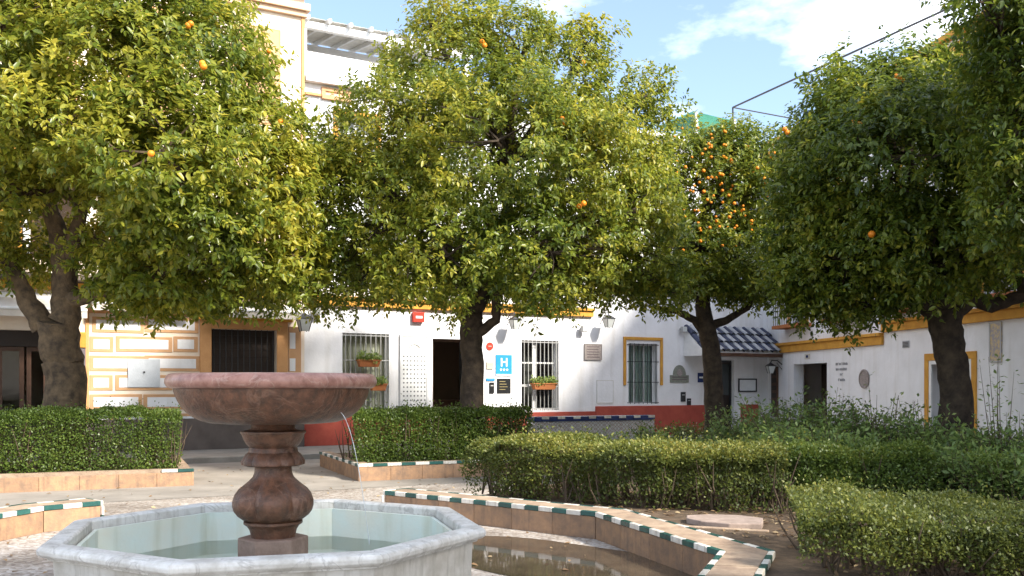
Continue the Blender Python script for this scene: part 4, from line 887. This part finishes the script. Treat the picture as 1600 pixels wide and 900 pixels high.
# flower pots on the window bars
def flowers(fr, px, py, wpx, label, seed, m=WILD, dens=260):
    w, _ = size(fr, px, wpx, 1); o = tag(on(fr, 'flower_box', px, py, -.02), label, 'flower box', 'flower boxes on the window bars')
    MB().add([(-w*.42,-.05,-.12),(w*.42,-.05,-.12),(w*.42,-.2,-.12),(-w*.42,-.2,-.12),(-w/2,-.03,.05),(w/2,-.03,.05),(w/2,-.24,.05),(-w/2,-.24,.05)], [(0,1,2,3),(4,7,6,5),(0,4,5,1),(1,5,6,2),(2,6,7,3),(3,7,4,0)]).build('box', TERRA, o, bevel=.006)
    MB().box(-w/2-.01,w/2+.01,-.25,-.02,.03,.06).build('lip', TERRA, o)
    r_ = np.random.default_rng(seed); n = dens; B = np.c_[r_.uniform(-w/2,w/2,n), r_.uniform(-.26,-.02,n), r_.uniform(.03,.24,n)*r_.random(n)**.4]
    D = np.c_[r_.normal(0,.6,n), r_.normal(-.15,.5,n), r_.normal(.4,.5,n)]
    link('plant', leaf_mesh('plant', B, D, r_.normal(0,.5,(n,3))+[0,-.3,1], r_.uniform(.05,.10,n), .6, np.clip(r_.normal(.75,.2,n),0,1), m), o)
flowers(HF, 846, 602, 36, 'terracotta flower box with yellow green plants on the casement window bars', 1, dens=420)
flowers(HF, 573, 566, 34, 'flower box high on the bars of the window behind the bowl rim', 2, dens=340)
flowers(HF, 588, 603, 24, 'low flower pot on the window bars just beyond the bowl rim', 3, dens=240)

# tiled bench with blue coping in front of the hotel
tb0 = at(832, 668, 21.2); tb1 = at(1022, 668, 22.6)
dv = Vector((tb1.x-tb0.x, tb1.y-tb0.y)); Lb = dv.length
tbn = tag(empty('tiled_bench', (tb0.x, tb0.y, 0), math.atan2(dv.y, dv.x)), 'ceramic bench with patterned face and dark blue and white coping before the hotel', 'bench')
zt = EYE-(650-YH)*21.9/F
MB().box(0,Lb,0,.28,0,zt-.12).build('body', WHITE, tbn)
def azulejo():
    m = bpy.data.materials.new('patterned_tile'); m.use_nodes = True; t = m.node_tree; N = t.nodes; L = t.links; p = N['Principled BSDF']
    tcn = N.new('ShaderNodeTexCoord'); ck = N.new('ShaderNodeTexVoronoi'); ck.distance = 'MANHATTAN'; ck.inputs['Scale'].default_value = 11; ck.inputs['Randomness'].default_value = 0
    cr = N.new('ShaderNodeValToRGB'); cr.color_ramp.interpolation = 'CONSTANT'
    cr.color_ramp.elements[0].color = (.10,.13,.30,1); cr.color_ramp.elements[1].position = .25; cr.color_ramp.elements[1].color = (.62,.60,.56,1); e = cr.color_ramp.elements.new(.55); e.color = (.32,.20,.16,1); e = cr.color_ramp.elements.new(.72); e.color = (.60,.60,.58,1)
    L.new(tcn.outputs['Object'], ck.inputs['Vector']); L.new(ck.outputs['Distance'], cr.inputs['Fac']); L.new(cr.outputs['Color'], p.inputs['Base Color']); p.inputs['Roughness'].default_value = .3
    return m
AZ = azulejo(); n = 14; tm = MB().box(-Lb/n/2+.002, Lb/n/2-.002, -.015, 0, -.14+.002, .14-.002).mesh('face_tile', AZ)
for i in range(n):
    for j in range(3): link('face_tile', tm, tbn, .002, (Lb*(i+.5)/n, -.001, zt-.26-.28*j))
n = 16
for i in range(n):
    MB().box(Lb*i/n+.003, Lb*(i+1)/n-.003, -.05, .33, zt-.11, zt).build('coping_tile', TBLUE, tbn, bevel=.01)
    if i % 2: MB().box(Lb*i/n+.01, Lb*(i+1)/n-.01, -.053, .0, zt-.055, zt+.003).build('coping_inset', TWHITE, tbn)

# ------------------------------------------------------------------ hedges
def hedge(label, path, w, z0, z1, n, leaf, m, seed, sparse=0., group='clipped hedges', sun_top=.0):
    """path: front line; body lies to the left of it"""
    O = Vector(path[0]); root = tag(empty('hedge', (O.x, O.y, z0)), label, 'hedge', group); r_ = np.random.default_rng(seed); rg = random.Random(seed)
    A = [Vector(p)-O for p in path]; seg = [(a, b, (b-a).length) for a, b in zip(A[:-1], A[1:])]; T = sum(s[2] for s in seg); H_ = z1-z0
    s = r_.random(n)*T; px = np.zeros(n); py = np.zeros(n); nx = np.zeros(n); ny = np.zeros(n); acc = 0
    for a, b, L in seg:
        k = (s >= acc) & (s <= acc+L); f = (s[k]-acc)/L; d_ = (b-a)/L
        px[k] = a.x+(b.x-a.x)*f; py[k] = a.y+(b.y-a.y)*f; nx[k] = -d_.y; ny[k] = d_.x; acc += L
    # pick front, top, ends, inside
    c = r_.random(n); dep = np.where(c < .5, np.abs(r_.normal(0,.10,n)), r_.random(n)*w); zf = np.where((c >= .5) & (c < .88), 1-np.abs(r_.normal(0,.07,n)), r_.random(n)**(.75 if sparse else 1.))
    rnd = (np.clip(1-dep/.22,0,1)*np.clip((zf-.82)/.18,0,1))*.10
    lum = lump(np.c_[px*1., py*1., zf*H_], 3.2, seed)*.06+lump(np.c_[px, py, zf*H_], 9., seed+2)*.03
    lum = lum*(2.3 if sparse else 1.1); dep = dep+rnd-lum; z = zf*H_-rnd+lum*(zf > .8)*.7
    P_ = np.c_[px+nx*dep, py+ny*dep, z]
    out_ = (r_.random(n) < .05)*np.abs(r_.normal(0,.06,n)); P_ = P_+np.c_[-nx*out_*.6, -ny*out_*.6, out_*(zf > .6)*1.2]
    if sparse:
        kp = r_.random(n) > sparse*np.clip(1.25-zf*1.55,0,1)*(1+.6*np.tanh(4*lump(P_, 5, seed))); P_ = P_[kp]; nx = nx[kp]; ny = ny[kp]; zf = zf[kp]; n = len(P_)
    D = np.c_[-nx*.5, -ny*.5, np.full(n,.35)]+r_.normal(0,.6,(n,3)); Nn = np.c_[-nx*.4, -ny*.4, np.full(n,.8)]+r_.normal(0,.5,(n,3))
    tint = np.clip(.42+lump(P_, 2.2, seed)*.14+r_.normal(0,.14,n)+sun_top*np.clip((zf-.8)/.2,0,1), 0, 1)  # sunlight on the hedge top is put into the leaf tint
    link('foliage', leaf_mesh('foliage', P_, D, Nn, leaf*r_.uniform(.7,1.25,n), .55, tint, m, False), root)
    st = MB()
    for k in range(int(T*w*26)):
        q = rg.random()*T; acc = 0
        for a, b, L in seg:
            if q <= acc+L: break
            acc += L
        d_ = (b-a)/L; c0 = a+d_*(q-acc)+Vector((-d_.y,d_.x))*rg.uniform(.06,w-.06)
        for j in range(3):
            e = Vector((c0.x+rg.uniform(-.22,.22), c0.y+rg.uniform(-.22,.22), H_*rg.uniform(.55,.95))); m_ = Vector((c0.x,c0.y,0)).lerp(e,.5)+Vector((rg.uniform(-.06,.06),rg.uniform(-.06,.06),0))
            st.tube([(c0.x,c0.y,-.04), m_, e], [.012,.008,.003], 4)
    st.build('stems', TWIG, root)
    return root
hl0 = lp0+PV*.42; hl1 = lp1+PV*.42-PU*.16
hedge('clipped green hedge in the planter before the thick trunked tree', [tuple(hl0), tuple(hl1)], 1.0, .23, 1.19, 52000, .046, HEDGE, 21)
hr0 = rp0+PV*.45+PU*.05
hedge('clipped green hedge in the planter below the central tree trunk', [tuple(hr0), tuple(hr0+PU*3.3)], 1.0, .25, 1.17, 40000, .048, HEDGE, 22)
hedge('broad hedge with yellow lit top behind the curving seat wall', [(-.62,11.75),(.35,10.85),(1.55,9.98),(2.9,9.75)], 1.25, .22, .90, 52000, .040, HEDGEY, 23, .55, sun_top=.25)
hedge('short hedge with bright top between broad hedge and rose shrubs', [(2.75,10.3),(4.6,10.05)], .8, .22, .88, 20000, .040, HEDGE, 24, .2, sun_top=.25)
hedge('near woody hedge with bare twigs at its foot in the garden corner', [(1.98,6.42),(2.9,6.2),(4.8,6.0)], 1.8, .22, .69, 62000, .032, HEDGEY, 25, .95, sun_top=.15)
hedge('low hedge at the garden edge under the near right tree', [(4.7,9.4),(6.6,9.0)], .8, .22, .80, 16000, .038, HEDGE, 26, .3, sun_top=.2)

# ------------------------------------------------------------------ wild shrubs and roses
def shrub(label, x, y, hgt, spread, stems, per, leaf, m, seed, z0=.22, name='shrub', thin=.05, group='loose shrubs in the garden'):
    root = tag(empty(name, (x,y,z0)), label, 'shrub', group); rg = random.Random(seed); r_ = np.random.default_rng(seed); st = MB(); B = []; D = []
    for k in range(stems):
        a = rg.random()*6.28; rr = spread*math.sqrt(rg.random()); hh = hgt*rg.uniform(.55,1.0); b = Vector((rr*.45*math.cos(a), rr*.45*math.sin(a), 0)); e = Vector((rr*math.cos(a), rr*math.sin(a), hh))
        m_ = b.lerp(e,.5)+Vector((rg.uniform(-.06,.06), rg.uniform(-.06,.06), .08)); st.tube([b, m_, e], [.007,.005,.002], 4)
        for j in range(per):
            f = rg.uniform(thin,1); p = b.lerp(m_, f*2) if f < .5 else m_.lerp(e, f*2-1)
            dd = Vector((rg.gauss(0,1), rg.gauss(0,1), rg.gauss(.25,.6))).normalized(); o_ = rg.uniform(0,.09); B.append(tuple(p+dd*o_)); D.append(tuple(dd))
    st.build('stems', TWIG, root); n = len(B)
    link('foliage', leaf_mesh('foliage', np.array(B), np.array(D), r_.normal(0,.5,(n,3))+[0,0,1], leaf*r_.uniform(.6,1.3,n), .45, np.clip(r_.normal(.5,.2,n),0,1), m, False), root)
for i, (px, d_, hh, sp, lab) in enumerate(((1180,15.0,.85,.8,'loose green shrub beside the small laden tree'),(1255,13.6,.98,.8,'tall leafy shrub before the dark doorway'),(1335,13.0,.88,.8,'leafy shrub before the grey lettering and round plaque'),(1415,12.4,.78,.75,'greyish shrub left of the forked black trunk'),
      (1500,11.8,.72,.75,'shrub round the foot of the forked black trunk'),(1580,11.0,.72,.75,'shrub at the picture edge under the yellow framed door'),(1300,11.4,.68,.6,'low shrub behind the short bright topped hedge'),(1470,10.6,.55,.6,'low tangled shrub above the near woody hedge'),(1225,12.2,.72,.6,'low shrub behind the broad hedge end'),(1590,9.6,.55,.6,'low shrub above the near hedge at picture edge'))):
    p = at(px, 700, d_); shrub(lab, p.x, p.y, hh*1.22, sp*1.1, 110, 44, .075, WILD, 40+i)
for i, (px, d_, hh, sp, lab) in enumerate(((1385,12.7,1.55,.55,'tall sparse rose stems standing against the white wall beside the round plaque'),(1580,11.3,1.75,.5,'tall sparse rose stems against the wall right of the forked trunk'),(1290,13.4,1.35,.4,'thin rose stems before the dark doorway edge'),(1450,12.0,1.2,.3,'thin rose stems left of the yellow framed door'))):
    p = at(px, 700, d_); shrub(lab, p.x, p.y, hh, sp, 15, 20, .065, WILD, 60+i, name='rose_bush', thin=.35, group='rose bushes in the garden')
for i, (px, py, d_, lab) in enumerate(((1110,665,18.2,'low dark bush round the foot of the small laden tree'),(1030,672,19.0,'low bush at the end of the tiled bench'),(790,660,17.6,'small dark bush beside the central trunk'),(965,690,15.5,'pale low plants behind the broad hedge'),(1080,690,14.5,'pale low plants left of the loose green shrub'))):
    p = at(px, py, d_); shrub(lab, p.x, p.y, (.62, .62, .62, .62, .66)[i], .75, 60, 40, .065, HEDGE if i < 3 else WILD, 70+i)

# ------------------------------------------------------------------ small things on the ground
ss = tag(empty('stone_slab', (2.08, 9.05, .215), R(-22)), 'pale broken stone slab lying in the bed between two hedges', 'slab')
MB().prism(blob_poly(0,0,.42,.30,9,5,0,.12), 0, .06).build('slab', mat('pale_pink_stone', (.40,.31,.26), (.26,.20,.165), rough=.85, scale=9), ss, bevel=.01)
MB().prism([(-.46,-.36),(.44,-.36),(.44,-.30),(-.46,-.30)], -.02, .02).build('edging', CLAYTOP, ss, bevel=.008)
def scatter(name, label, n, fn, z, leaf, seed):
    r_ = np.random.default_rng(seed); P_ = np.array([(*fn(r_), z+.004+.012*r_.random()) for _ in range(n)])
    D = np.c_[r_.normal(size=(n,2)), r_.normal(0,.15,n)]; Nn = np.c_[r_.normal(0,.3,(n,2)), np.ones(n)]
    tag(link(name, leaf_mesh(name, P_, D, Nn, leaf*r_.uniform(.6,1.3,n), .5, r_.random(n), LITTER)), label, 'leaf litter', kind='stuff')
def in_bed(x, y):
    c = False
    for (x0, y0), (x1, y1) in zip(bed, bed[1:]+bed[:1]):
        if (y0 > y) != (y1 > y) and x < (x1-x0)*(y-y0)/(y1-y0)+x0: c = not c
    return c
def bed_pt(r):
    while True:
        x, y = r.uniform(.8,6.5), r.uniform(5.6,12)
        if in_bed(x, y) and in_bed(x-.5, y): return x, y
scatter('leaf_litter', 'brown dead leaves scattered over the garden soil', 3400, bed_pt, .22, .06, 1)
scatter('leaf_litter', 'few dry leaves scattered on the plaza ground', 380, lambda r: (r.uniform(-7,.8), r.uniform(6,18)), .006, .06, 2)
